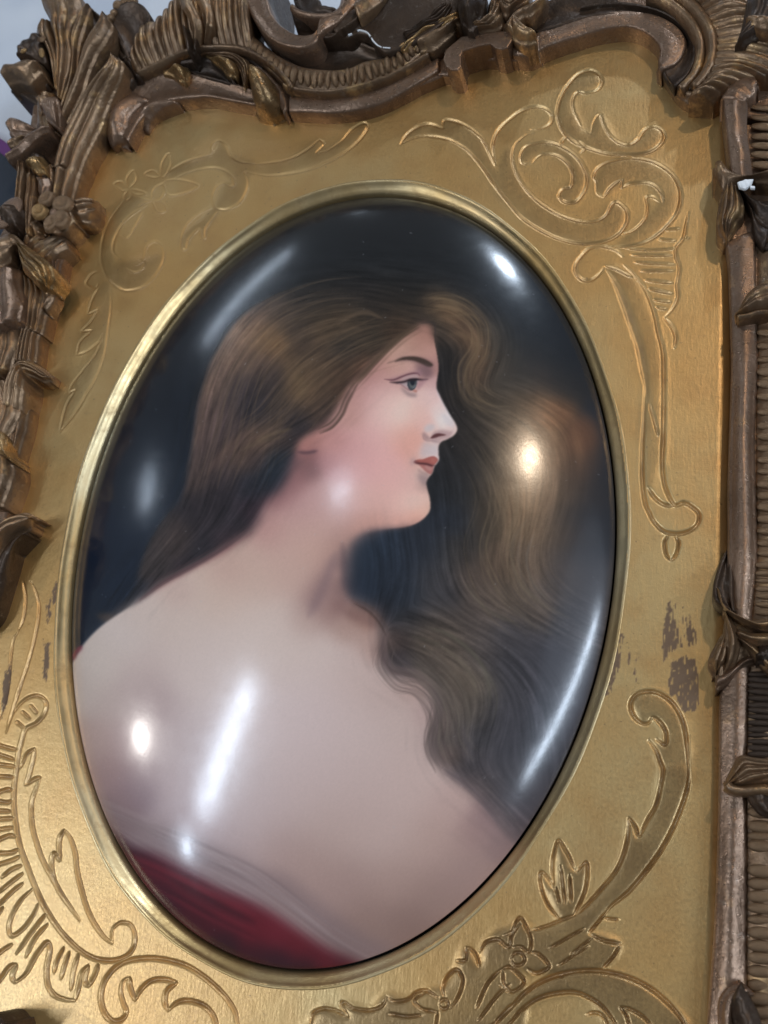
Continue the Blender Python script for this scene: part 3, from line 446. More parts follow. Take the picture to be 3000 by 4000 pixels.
   ('c00', 3.5, [(1040,1145),(990,1150),(938,1128),(990,1105),(1040,1145)]), ('c00', 3.5, [(1040,1145),(1050,1060),(1090,995),(1110,1060),(1070,1140),(1040,1145)]), ('c00', 4, [(1070,1170),(1160,1165),(1285,1200),(1200,1250),(1100,1265),(1060,1210),(1070,1170)]),
   ('c00', 3.5, [(985,1300),(995,1230),(1050,1195),(1070,1240),(1030,1300),(985,1300)]), ('c00', 3.5, [(985,1300),(1050,1310),(1075,1365),(1020,1370),(985,1300)]), ('c00', 3.5, [(985,1300),(930,1290),(880,1270)]), ('c00', 3.5, [(985,1300),(930,1320),(900,1340)]),
   ('c00', 4.5, [(1090,1115),(1200,1050),(1330,1010),(1370,1000)]), ('c00', 4.5, [(1370,1000),(1375,940),(1420,910),(1470,940),(1500,1010),(1560,1050),(1659,1062)]), ('c00', 4.5, [(1140,1155),(1250,1110),(1380,1090),(1460,1110),(1510,1150),(1520,1200),(1490,1210),(1450,1190),(1400,1220),(1380,1290),(1400,1350),(1470,1360),(1550,1320),(1600,1240),(1610,1170),(1590,1120),(1659,1132)]), ('c00', 4.5, [(1390,1342),(1300,1380),(1220,1450),(1180,1540),(1180,1612),(1210,1612),(1230,1550),(1290,1490),(1310,1540),(1330,1540),(1340,1480),(1400,1390),(1430,1362)])],
}
# closed fields of the ornament that the engraver left smooth and browner
SMOOTH = [('c10',[(0,1065),(220,1030),(410,905),(400,985),(560,910),(690,798),(722,812),(650,930),(450,1060),(200,1130),(0,1130)]), ('c10',[(935,937),(1060,815),(1215,835),(1225,778),(1420,855),(1550,1075),(1640,1320),(1470,1090),(1280,920),(1080,885)]),
 ('c20',[(0,970),(5,1040),(110,1250),(320,1400),(540,1435),(650,1320),(745,1370),(700,1510),(520,1580),(280,1530),(60,1410),(-100,1250),(-50,1000)]), ('c20',[(400,650),(440,810),(515,860),(570,740),(690,925),(820,900),(920,820),(985,900),(840,1000),(600,995),(400,920),(295,760),(370,540),(500,455),(585,530),(480,605)]), ('c20',[(70,1060),(90,950),(250,925),(410,1010),(490,1170),(410,1310),(305,1270),(395,1150),(310,1020),(180,1010)]), ('c20',[(545,1180),(640,1045),(880,1040),(1060,1160),(1075,1370),(920,1540),(700,1600),(870,1420),(960,1310),(850,1185),(710,1220),(595,1280)]),
 ('c21',[(620,70),(780,140),(900,330),(980,620),(985,1000),(975,1350),(860,1500),(855,1050),(875,900),(820,580),(720,290)]), ('c22',[(775,1220),(900,1165),(1040,1235),(1120,1400),(1150,1659),(980,1659),(930,1540),(1000,1460),(905,1330),(850,1375)]), ('c23',[(980,0),(1150,0),(1110,230),(970,530),(760,800),(610,930),(400,1200),(300,1290),(120,1330),(0,1300),(-300,1560),(-640,1600),(-700,1659),(-300,1500),(-100,1150),(60,975),(130,1050),(420,950),(670,670),(750,440),(760,320),(825,450),(930,240)]), ('c23',[(180,690),(270,780),(300,475),(415,665),(480,615),(480,780),(400,960),(310,985)]), ('c23',[(500,1080),(705,1140),(590,1298),(300,1330),(100,1300),(240,1170)]), ('c23',[(-180,1720),(80,1460),(450,1315),(760,1360),(1010,1520),(1160,1720),(700,1720),(500,1490),(270,1465),(60,1570)]),
 ('c13',[(360,1660),(440,1560),(605,1620),(560,1530),(740,1570),(845,1478),(980,1500),(1110,1445),(1215,1420),(1300,1308),(1362,1158),(1450,1290),(1490,1130),(1659,1080),(1659,1760),(360,1760)]), ('c00',[(1090,1115),(1370,1000),(1420,910),(1500,1010),(1659,1062),(1659,1132),(1610,1170),(1550,1320),(1400,1350),(1450,1190),(1520,1200),(1380,1090),(1140,1155)]), ('c00',[(820,1280),(960,1330),(860,1390),(740,1560),(770,1870),(665,1730),(665,1560)]), ('c01',[(700,60),(900,30),(1060,0),(1000,140),(840,225),(690,150)]), ('c01',[(645,200),(720,200),(700,500),(560,900),(390,1140),(450,885),(665,540),(500,640),(525,490),(570,380)]),
 ('c00',[(1390,1342),(1180,1540),(1200,1612),(1290,1490),(1320,1540),(1430,1362)])]
WORN = [('c22',[(1010,590),(1030,572),(1045,640),(1060,700),(1090,790),(1110,880),(1060,890),(1010,920),(990,975),(975,880),(975,800),(990,690)]), ('c22',[(1050,572),(1065,640),(1080,760),(1075,780)]), ('c22',[(1105,600),(1112,700),(1118,840),(1108,700)]), ('c22',[(1150,640),(1140,680),(1120,690),(1125,800),(1150,880),(1185,860),(1180,760),(1160,700)]), ('c22',[(1170,740),(1195,780),(1210,830),(1190,850)]), ('c22',[(1030,980),(1110,935),(1190,960),(1205,1040),(1215,1130),(1215,1250),(1180,1300),(1100,1290),(1060,1190),(1020,1200),(1015,1100)]), ('c22',[(665,800),(720,790),(715,900),(710,1000),(680,1060),(650,1150),(620,1200),(600,1180),(650,1030)]), ('c22',[(760,880),(775,930),(750,1000)]), ('c22',[(800,960),(830,930),(810,1000),(800,1070),(790,1060)]), ('c22',[(800,1070),(820,1080),(800,1130)]),
 ('c02',[(290,860),(320,840),(325,960),(300,1110),(280,1080)]), ('c02',[(300,620),(330,560),(335,660),(310,750)]), ('c02',[(345,520),(375,440),(370,560),(340,640)]), ('c02',[(20,1100),(70,950),(80,1050),(50,1250),(10,1340)])]
# ---------------------------------------------------------------- scene-graph helpers
def tag(o, label=None, cat=None, group=None, kind=None):
    if label: o['label'] = label
    if cat: o['category'] = cat
    if group: o['group'] = group
    if kind: o['kind'] = kind
    return o
def empty(name, loc):
    o = bpy.data.objects.new(name, None); COL.objects.link(o); o.location = [c*S for c in loc]; o.empty_display_size = .02
    return o
def link(name, me, mat=None, parent=None):
    o = bpy.data.objects.new(name, me); COL.objects.link(o)
    if mat and not me.materials: me.materials.append(mat)
    if parent:
        o.parent = parent; p, off = parent, Vector((0, 0, 0))
        while p: off += p.location; p = p.parent
        o.location = -off
    return o
def mesh_np(name, V, F, mat=None, parent=None, smooth=True, surf=None, normals=None):
    """V (n,3) in working units, F (m,4) or (m,3) indices or a ragged list"""
    me = bpy.data.meshes.new(name); V = np.asarray(V, np.float32)*S
    if isinstance(F, np.ndarray):
        n, k = F.shape
        me.vertices.add(len(V)); me.vertices.foreach_set('co', V.ravel())
        me.loops.add(n*k); me.loops.foreach_set('vertex_index', F.astype(np.int32).ravel())
        me.polygons.add(n); me.polygons.foreach_set('loop_start', np.arange(0, n*k, k, dtype=np.int32)); me.polygons.foreach_set('loop_total', np.full(n, k, np.int32))
        me.update(calc_edges=True)
    else:
        me.from_pydata(V.tolist(), [], F)
    me.validate()
    me.polygons.foreach_set('use_smooth', np.full(len(me.polygons), smooth))
    if surf is not None:
        a = me.color_attributes.new('surf', 'FLOAT_COLOR', 'POINT')
        c = np.ones((len(V), 4), np.float32); c[:, :3] = surf; a.data.foreach_set('color', c.ravel())
    if normals is not None:
        me.normals_split_custom_set_from_vertices(normals.astype(np.float32).tolist())
    return link(name, me, mat, parent)
# ---------------------------------------------------------------- materials
def nodes(name):
    m = bpy.data.materials.new(name); m.use_nodes = True; nt = m.node_tree
    return m, nt, nt.nodes['Principled BSDF']
def N(nt, t, **kw):
    n = nt.nodes.new(t)
    for k, v in kw.items():
        if k in n.inputs: n.inputs[k].default_value = v
        else: setattr(n, k, v)
    return n
def noise(nt, vec, scale, detail=4, rough=.55):
    n = N(nt, 'ShaderNodeTexNoise', Scale=scale, Detail=detail, Roughness=rough); nt.links.new(vec, n.inputs['Vector']); return n.outputs['Fac']
def ramp(nt, fac, a, b, lo=0., hi=1.):
    r = N(nt, 'ShaderNodeMapRange', clamp=True); r.inputs[1].default_value = a; r.inputs[2].default_value = b; r.inputs[3].default_value = lo; r.inputs[4].default_value = hi
    nt.links.new(fac, r.inputs[0]); return r.outputs[0]
def blend(nt, fac, a, b):
    x = N(nt, 'ShaderNodeMix', data_type='RGBA')
    if isinstance(fac, (int, float)): x.inputs[0].default_value = fac
    else: nt.links.new(fac, x.inputs[0])
    for i, v in ((6, a), (7, b)):
        if isinstance(v, tuple): x.inputs[i].default_value = (*v, 1)
        else: nt.links.new(v, x.inputs[i])
    return x.outputs[2]
def math_(nt, op, a, b=0.):
    x = N(nt, 'ShaderNodeMath', operation=op)
    for i, v in ((0, a), (1, b)):
        if isinstance(v, (int, float)): x.inputs[i].default_value = v
        else: nt.links.new(v, x.inputs[i])
    return x.outputs[0]
def bump(nt, height, strength, dist, prev=None):
    b = N(nt, 'ShaderNodeBump', Strength=strength, Distance=dist); nt.links.new(height, b.inputs['Height'])
    if prev is not None: nt.links.new(prev, b.inputs['Normal'])
    return b.outputs[0]
def coords(nt, scale=(1, 1, 1)):
    c = N(nt, 'ShaderNodeTexCoord'); m = N(nt, 'ShaderNodeMapping'); m.inputs['Scale'].default_value = scale
    nt.links.new(c.outputs['Object'], m.inputs[0]); return m.outputs[0]
def gilt_panel():
    m, nt, p = nodes('gilded gesso'); L = nt.links.new
    v = coords(nt); grain = coords(nt, (1, .16, 1))
    at = N(nt, 'ShaderNodeVertexColor', layer_name='surf'); sp = N(nt, 'ShaderNodeSeparateColor'); L(at.outputs[0], sp.inputs[0])
    big = noise(nt, v, 18, 3); mid = noise(nt, v, 95, 5); fine = noise(nt, grain, 1700, 5, .65); spk = noise(nt, v, 900, 2); sand = noise(nt, v, 1500, 3, .7); blot = noise(nt, v, 260, 6, .7)
    c = blend(nt, ramp(nt, big, .36, .66), (.63, .360, .112), (.61, .425, .180))
    c = blend(nt, ramp(nt, mid, .42, .72, 0, .6), c, (.54, .295, .092))
    c = blend(nt, ramp(nt, blot, .60, .74, 0, .45), c, (.36, .21, .085))
    c = blend(nt, ramp(nt, spk, .68, .78, 0, .55), c, (.15, .09, .045))
    c = blend(nt, math_(nt, 'MULTIPLY', sp.outputs[1], ramp(nt, mid, .3, .7, .55, .95)), c, (.27, .160, .055))
    br = noise(nt, v, 300, 5); c = blend(nt, math_(nt, 'MULTIPLY', sp.outputs[0], ramp(nt, br, .3, .7, .12, .85)), c, (.26, .155, .075))
    c = blend(nt, sp.outputs[2], c, (.165, .100, .056)); L(c, p.inputs['Base Color'])
    me = math_(nt, 'SUBTRACT', .84, math_(nt, 'MULTIPLY', sp.outputs[2], .65)); me = math_(nt, 'SUBTRACT', me, math_(nt, 'MULTIPLY', sp.outputs[0], .25)); L(me, p.inputs['Metallic']); L(math_(nt, 'SUBTRACT', .70, math_(nt, 'MULTIPLY', sp.outputs[2], .70)), p.inputs['Coat Weight']); p.inputs['Coat Roughness'].default_value = .34; p.inputs['Coat IOR'].default_value = 1.6
    r = ramp(nt, sand, .3, .7, .34, .50); r = math_(nt, 'SUBTRACT', r, math_(nt, 'MULTIPLY', sp.outputs[1], .05)); r = math_(nt, 'ADD', r, math_(nt, 'MULTIPLY', sp.outputs[2], .2)); L(r, p.inputs['Roughness'])
    b1 = bump(nt, fine, .22, .00026); b2 = bump(nt, sand, .13, .0003, b1); b3 = bump(nt, noise(nt, v, 300, 4), .16, .0005, b2); L(b3, p.inputs['Normal']); L(b3, p.inputs['Coat Normal'])
    return m
def gilt_rim():
    m, nt, p = nodes('worn gilt rim'); L = nt.links.new
    v = coords(nt); big = noise(nt, v, 24, 4); st = noise(nt, v, 240, 6, .65)
    c = blend(nt, ramp(nt, big, .38, .62), (.54, .36, .15), (.66, .53, .31)); c = blend(nt, ramp(nt, st, .55, .75, 0, .6), c, (.25, .145, .065)); L(c, p.inputs['Base Color'])
    p.inputs['Metallic'].default_value = .85; L(ramp(nt, st, .35, .7, .30, .46), p.inputs['Roughness'])
    L(bump(nt, noise(nt, v, 900, 4), .12, .0002), p.inputs['Normal'])
    return m
def porcelain():
    m, nt, p = nodes('enamelled porcelain'); L = nt.links.new
    at = N(nt, 'ShaderNodeVertexColor', layer_name='surf'); L(at.outputs[0], p.inputs['Base Color'])
    v = coords(nt); p.inputs['Roughness'].default_value = .25; p.inputs['IOR'].default_value = 1.24
    p.inputs['Coat Weight'].default_value = .85; p.inputs['Coat IOR'].default_value = 1.5
    o = noise(nt, v, 1500, 3, .6); L(ramp(nt, noise(nt, v, 260, 4), .35, .7, .13, .175), p.inputs['Coat Roughness'])
    bn = bump(nt, o, .016, .0003); L(bn, p.inputs['Normal']); L(bn, p.inputs['Coat Normal'])
    return m
def bronze(name='bronzed gilt carving', dark=(.125, .078, .047), light=(.30, .190, .108), wear=(.55, .35, .16), ws=(.54, .72), metal=.74, rough=(.26, .46)):
    m, nt, p = nodes(name); L = nt.links.new
    v = coords(nt); big = noise(nt, v, 34, 5, .6); mid = noise(nt, v, 150, 6, .65); fine = noise(nt, v, 900, 5, .65)
    c = blend(nt, ramp(nt, big, .36, .66), dark, light); c = blend(nt, ramp(nt, mid, *ws, 0, .8), c, wear); c = blend(nt, ramp(nt, fine, .58, .76, 0, .6), c, (.06, .040, .028)); c = blend(nt, ramp(nt, noise(nt, v, 380, 5, .7), .60, .72, 0, .45), c, (.30, .26, .22)); L(c, p.inputs['Base Color'])
    p.inputs['Metallic'].default_value = metal; L(ramp(nt, fine, .3, .7, *rough), p.inputs['Roughness'])
    L(bump(nt, fine, .28, .0005, bump(nt, mid, .35, .0014)), p.inputs['Normal'])
    return m
DARKWOOD, _nt, _p = nodes('dark backing'); _p.inputs['Base Color'].default_value = (.012, .010, .009, 1); _p.inputs['Roughness'].default_value = .9
GILT, RIM, PORC, BRONZE = gilt_panel(), gilt_rim(), porcelain(), bronze()
# ---------------------------------------------------------------- table cloth underneath
TABLE_Z = -.30
def cloth(name, base, blot, s1):
    m, nt, p = nodes(name); L = nt.links.new; v = coords(nt)
    c = blend(nt, ramp(nt, noise(nt, v, 14, 3), .45, .62), base, blot); w = N(nt, 'ShaderNodeTexWave', Scale=s1, Distortion=.6); L(v, w.inputs['Vector'])
    L(c, p.inputs['Base Color']); p.inputs['Roughness'].default_value = .85; L(bump(nt, w.outputs['Fac'], .3, .0006), p.inputs['Normal']); return m
def sheet(name, x0, x1, y0, y1, z, mat, n=60, amp=.01, seed=1):
    X, Y = np.meshgrid(np.linspace(x0, x1, n), np.linspace(y0, y1, n)); Z = z+amp*(np.sin(X*3+seed)*np.cos(Y*2.3+seed)+.5*np.sin(X*7.1-Y*5.3+seed))
    i = np.arange(n*n).reshape(n, n); F = np.stack([i[:-1, :-1], i[:-1, 1:], i[1:, 1:], i[1:, :-1]], -1).reshape(-1, 4)
    return mesh_np(name, np.stack([X, Y, Z], -1).reshape(-1, 3), F, mat)
t = sheet('table_top', -14, 14, -14, 14, TABLE_Z, cloth('pale table cloth', (.62, .66, .72), (.50, .55, .63), 900)); tag(t, kind='structure')
def build_dark_cloth():
    root = empty('folded_cloth', (-2.2, .9, TABLE_Z)); tag(root, 'dark navy folded cloth with a purple hem on the table beside the frame', 'cloth')
    edge = arc_resample(T('n', [(-900,180),(-400,400),(-120,490),(0,540),(60,585),(180,660),(420,760),(800,900)]), 50)
    a = U(edge[:, 0], edge[:, 1], -.26); navy = cloth('navy cloth', (.022, .030, .045), (.030, .040, .058), 700); hem = cloth('purple hem', (.13, .035, .16), (.10, .03, .13), 900)
    def strip(name, o0, o1, mat, z, thick):
        d = np.array([-.45, -1.0, 0]); d /= np.linalg.norm(d); k = 24; s = np.linspace(o0, o1, k)
        G = a[:, None]+d*s[None, :, None]; G[..., 2] = z+.02*np.sin(G[..., 0]*6+G[..., 1]*3)*np.clip(s/.3, 0, 1)[None]
        lo = G[:, :1].copy(); lo[..., 2] = TABLE_Z-.005; G = np.concatenate([lo, G], 1)
        mesh_np(name, G.reshape(-1, 3), np.ascontiguousarray(grid_faces(*G.shape[:2])[:, ::-1]), mat, root)
    strip('hem', 0, .05, hem, -.262, .02); strip('fabric', .045, 3.2, navy, -.258, .02)
# ---------------------------------------------------------------- oval plaque
SINK = .022; _k = 1+SINK/EYE[2]
OA, OB = 0.7068741*_k, 1.0*_k; OX, OY = EYE[0]*(1-_k), EYE[1]*(1-_k)      # the opening, at the foot of its bevel
def dome(X, Y):
    r2 = np.minimum(((X-OX)/OA)**2+((Y-OY)/OB)**2, 4)
    return DOME*(1-r2)+.02*(1-r2**7)-SINK-.012
DOME = .135
def srgb2lin(c):
    return np.where(c <= .04045, c/12.92, ((c+.055)/1.055)**2.4)
def grid_faces(h, w):
    i = np.arange(h*w).reshape(h, w)
    return np.stack([i[:-1, :-1], i[:-1, 1:], i[1:, 1:], i[1:, :-1]], -1).reshape(-1, 4)
plaque = None
def build_plaque():
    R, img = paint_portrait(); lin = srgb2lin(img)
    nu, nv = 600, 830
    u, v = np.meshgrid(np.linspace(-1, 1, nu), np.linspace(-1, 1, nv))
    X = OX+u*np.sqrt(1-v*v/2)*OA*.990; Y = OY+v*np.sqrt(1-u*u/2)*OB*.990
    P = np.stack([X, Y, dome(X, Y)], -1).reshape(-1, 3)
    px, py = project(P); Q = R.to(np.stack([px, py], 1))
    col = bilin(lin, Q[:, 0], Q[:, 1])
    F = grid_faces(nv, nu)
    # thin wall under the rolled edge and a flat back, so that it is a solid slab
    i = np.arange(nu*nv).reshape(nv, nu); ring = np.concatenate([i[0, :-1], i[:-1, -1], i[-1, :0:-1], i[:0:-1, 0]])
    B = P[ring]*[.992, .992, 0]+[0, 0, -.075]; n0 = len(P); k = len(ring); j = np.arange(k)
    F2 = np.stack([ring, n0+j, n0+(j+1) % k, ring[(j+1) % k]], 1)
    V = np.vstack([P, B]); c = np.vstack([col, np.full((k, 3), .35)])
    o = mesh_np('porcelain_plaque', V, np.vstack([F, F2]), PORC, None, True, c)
    tag(o, 'glossy domed oval porcelain plaque painted with a long-haired woman in profile', 'plaque')
    return o
# ---------------------------------------------------------------- gilt panel with engraved ornament, and the oval rim
FRAME = empty('picture_frame', (0, 0, TABLE_Z)); tag(FRAME, 'carved bronze-gold frame with gilt panel and oval opening around the painted plaque', 'picture frame')
PART = {'scroll_tip': 'engraved_leaf', 'leaf_scroll': 'engraved_scroll', 'double_scroll': 'engraved_scroll', 'small_scroll': 'engraved_scroll', 'toothed_scroll': 'engraved_scroll', 'shell': 'engraved_shell', 'long_pendant': 'engraved_pendant', 'right_branch': 'engraved_branch', 'palmette': 'engraved_palmette', 'large_roundel': 'engraved_roundel', 'bottom_flowers': 'engraved_flowers', 'left_branch': 'engraved_branch', 'fluted_shell': 'engraved_shell', 'wing_leaf': 'engraved_leaf', 'toothed_curl': 'engraved_scroll', 'hanging_leaf': 'engraved_leaf', 'flower_spray': 'engraved_flowers'}
def build_panel():
    rng = np.random.default_rng(5)
    R = Raster(-200, 150, 2960, 4200, .5)
    groove = np.zeros((R.h, R.w), np.float32); owner = np.zeros((R.h, R.w), np.int16); best = np.full((R.h, R.w), .30, np.float32)
    for gi, (g, lines) in enumerate(ENGRAVED.items()):
        reg = np.zeros((R.h, R.w), np.float32)
        for tg, w, P in lines:
            P = np.array(T(tg, P)); P = np.c_[P[:, :2], P[:, 2]] if P.shape[1] > 2 else P
            R.stroke(groove, P, w*.98, taper=True, power=2.6, amp=1.0)
            R.stroke(reg, P[:, :2], 26, taper=False)
        k = reg > best; owner[k] = gi+1; best[k] = reg[k]
    tint = np.zeros((R.h, R.w), np.float32)
    for tg, P in SMOOTH: tint = np.maximum(tint, R.poly(T(tg, P), 7)*(1.0 if tg in ('c23', 'c13') else .75 if tg == 'c22' else .5))
    worn = np.zeros((R.h, R.w), np.float32)
    for tg, P in WORN: worn = np.maximum(worn, R.poly(T(tg, P), 3, smooth=False))
    tx, ty = np.meshgrid(np.arange(R.w, dtype=float), np.arange(R.h, dtype=float))
    tear = bilin(rng.standard_normal((R.h//16+3, R.w)), tx+2*np.sin(ty/40), ty/16)+.7*bilin(rng.standard_normal((R.h//5+3, R.w//3+3)), tx/3, ty/5); tear /= tear.std()
    worn = np.clip((worn+tear*.30-.46)*4, 0, 1)*(worn > .02)
    gx_, gy_ = np.meshgrid(R.x0+np.arange(R.w)/R.k, R.y0+np.arange(R.h)/R.k)
    groove *= np.clip(.22+.38*np.clip((gx_-1200)/500, 0, 1)+.62*np.clip((gy_-1500)/900, 0, 1), 0, 1)*(1+.18*blur(rng.standard_normal((R.h, R.w)), 9)*18)
    # pillowed relief between the lines
    pill = blur(tint, 6)
    hgt = .0060*pill-.0088*groove
    d = .0026; xs = np.arange(-1.0, 1.02, d); ys = np.arange(-1.36, 1.44, d)
    X, Y = np.meshgrid(xs, ys)
    P = np.stack([X, Y, np.zeros_like(X)], -1); px, py = project(P)
    qx, qy = (px-R.x0)*R.k, (py-R.y0)*R.k; inside = (qx > 0) & (qx < R.w-1) & (qy > 0) & (qy < R.h-1)
    Z = np.where(inside, bilin(hgt, qx, qy), 0)
    # the panel rolls over towards the frame on its right
    Z = Z-.05*np.clip((X-edge_right(Y))/.05, 0, 1)**2
    surf = np.stack([bilin(groove, qx, qy), bilin(tint, qx, qy), bilin(worn, qx, qy)], -1)*inside[..., None]
    gx = np.gradient(Z, d, axis=1); gy = np.gradient(Z, d, axis=0)
    nrm = np.stack([-gx, -gy, np.ones_like(gx)], -1); nrm /= np.linalg.norm(nrm, axis=-1, keepdims=True)
    P[..., 2] = Z; V = P.reshape(-1, 3); nn = nrm.reshape(-1, 3); ss = surf.reshape(-1, 3)
    F = grid_faces(*X.shape)
    cx, cy = V[F].mean(1)[:, 0], V[F].mean(1)[:, 1]
    keep = ((cx-OX)/(OA+.0235))**2+((cy-OY)/(OB+.0235))**2 > 1
    fx, fy = project(np.stack([cx, cy, np.zeros_like(cx)], 1)); keep &= (fx > -260) & (fx < 3100) & (fy < 4250)
    F = F[keep]; fx, fy = fx[keep], fy[keep]
    ox, oy = np.clip((fx-R.x0)*R.k, 0, R.w-1).astype(int), np.clip((fy-R.y0)*R.k, 0, R.h-1).astype(int)
    own = owner[oy, ox]; own[(fx < R.x0) | (fy < R.y0) | (fx > 2955)] = 0
    def sub(name, sel, parent):
        f = F[sel]; used, inv = np.unique(f, return_inverse=True)
        if len(f) < 20: return None
        return mesh_np(name, V[used], inv.reshape(-1, 4), GILT, parent, True, ss[used], nn[used])
    panel = sub('gilt_panel', own == 0, FRAME)
    for gi, g in enumerate(ENGRAVED): sub(PART[g], own == gi+1, panel)
    # rim of the opening
    prof = [(-.006, -.080), (-.004, -SINK-.016), (-.001, -SINK-.004), (.002, -SINK+.0015), (.008, -.0155), (.015, -.0100), (.0180, -.0060), (.0205, -.0028), (.0225, -.0005), (.0245, .0006), (.0268, .0007), (.0288, .0001), (.0300, -.0030), (.0302, -.02)]
    n = 420; th = np.linspace(0, 2*math.pi, n, endpoint=False); c, s = np.cos(th), np.sin(th)
    nx, ny = c/OA, s/OB; ln = np.hypot(nx, ny); nx, ny = nx/ln, ny/ln
    wob = 1+.06*np.sin(5*th+1)+.05*np.sin(11*th)+.03*np.sin(23*th+2)
    V = np.array([np.stack([OX+OA*c+nx*o*(wob if o > .015 else 1), OY+OB*s+ny*o*(wob if o > .015 else 1), np.full(n, z)], -1) for o, z in prof]).transpose(1, 0, 2).reshape(-1, 3)
    k = len(prof); i = np.arange(n)[:, None]*k+np.arange(k-1)[None]; j = ((np.arange(n)[:, None]+1) % n)*k+np.arange(k-1)[None]
    Fq = np.stack([i, i+1, j+1, j], -1).reshape(-1, 4)
    mesh_np('oval_rim', V, Fq, RIM, panel)
    # rebate board that carries the plaque, unseen but for the dark joint
    B = np.stack([OX+OA*1.04*c, OY+OB*1.04*s, np.full(n, -.085)], -1); mesh_np('backing_board', B, [list(range(n))], DARKWOOD, panel, False)
    return panel
def edge_right(Y):
    return .935-.012*Y*0+np.interp(Y, [-1.4, -.9, -.3, .3, .9, 1.4], [-.075, -.055, -.03, -.005, .015, .015])
# ---------------------------------------------------------------- carved mouldings and leaves of the frame
BROWN = bronze('bronzed rail', (.165, .104, .068), (.31, .200, .135), (.50, .30, .15), (.60, .78), .74, (.24, .40))
DEEP = bronze('dark bronze and hollow shade', (.032, .021, .015), (.080, .051, .033), (.22, .135, .065), (.64, .80), .62, (.30, .50))  # darker bronze: shade of the hollows put into the colour, also for dark pieces
GOLDEN = bronze('rubbed gold leaf', (.19, .118, .055), (.42, .26, .11), (.60, .37, .16), (.5, .7), .76, (.22, .40))
_m, _nt, _p = nodes('chipped white gesso'); _p.inputs['Base Color'].default_value = (.82, .84, .86, 1); _p.inputs['Roughness'].default_value = .8
_nt.links.new(bump(_nt, noise(_nt, coords(_nt), 900, 4), .5, .0006), _p.inputs['Normal']); GESSO = _m
def arc_resample(P, n):
    S_ = spline(P, 3.0) if len(P) > 1 else np.repeat(np.asarray(P, float), 2, 0)
    d = np.r_[0, np.cumsum(np.hypot(*np.diff(S_[:, :2], axis=0).T))]; d /= max(d[-1], 1e-9)
    u = np.linspace(0, 1, n)
    return np.stack([np.interp(u, d, S_[:, k]) for k in range(S_.shape[1])], 1)
def along(v, n):
    v = np.atleast_1d(np.asarray(v, float)); return np.interp(np.linspace(0, 1, n), np.linspace(0, 1, len(v)), v)
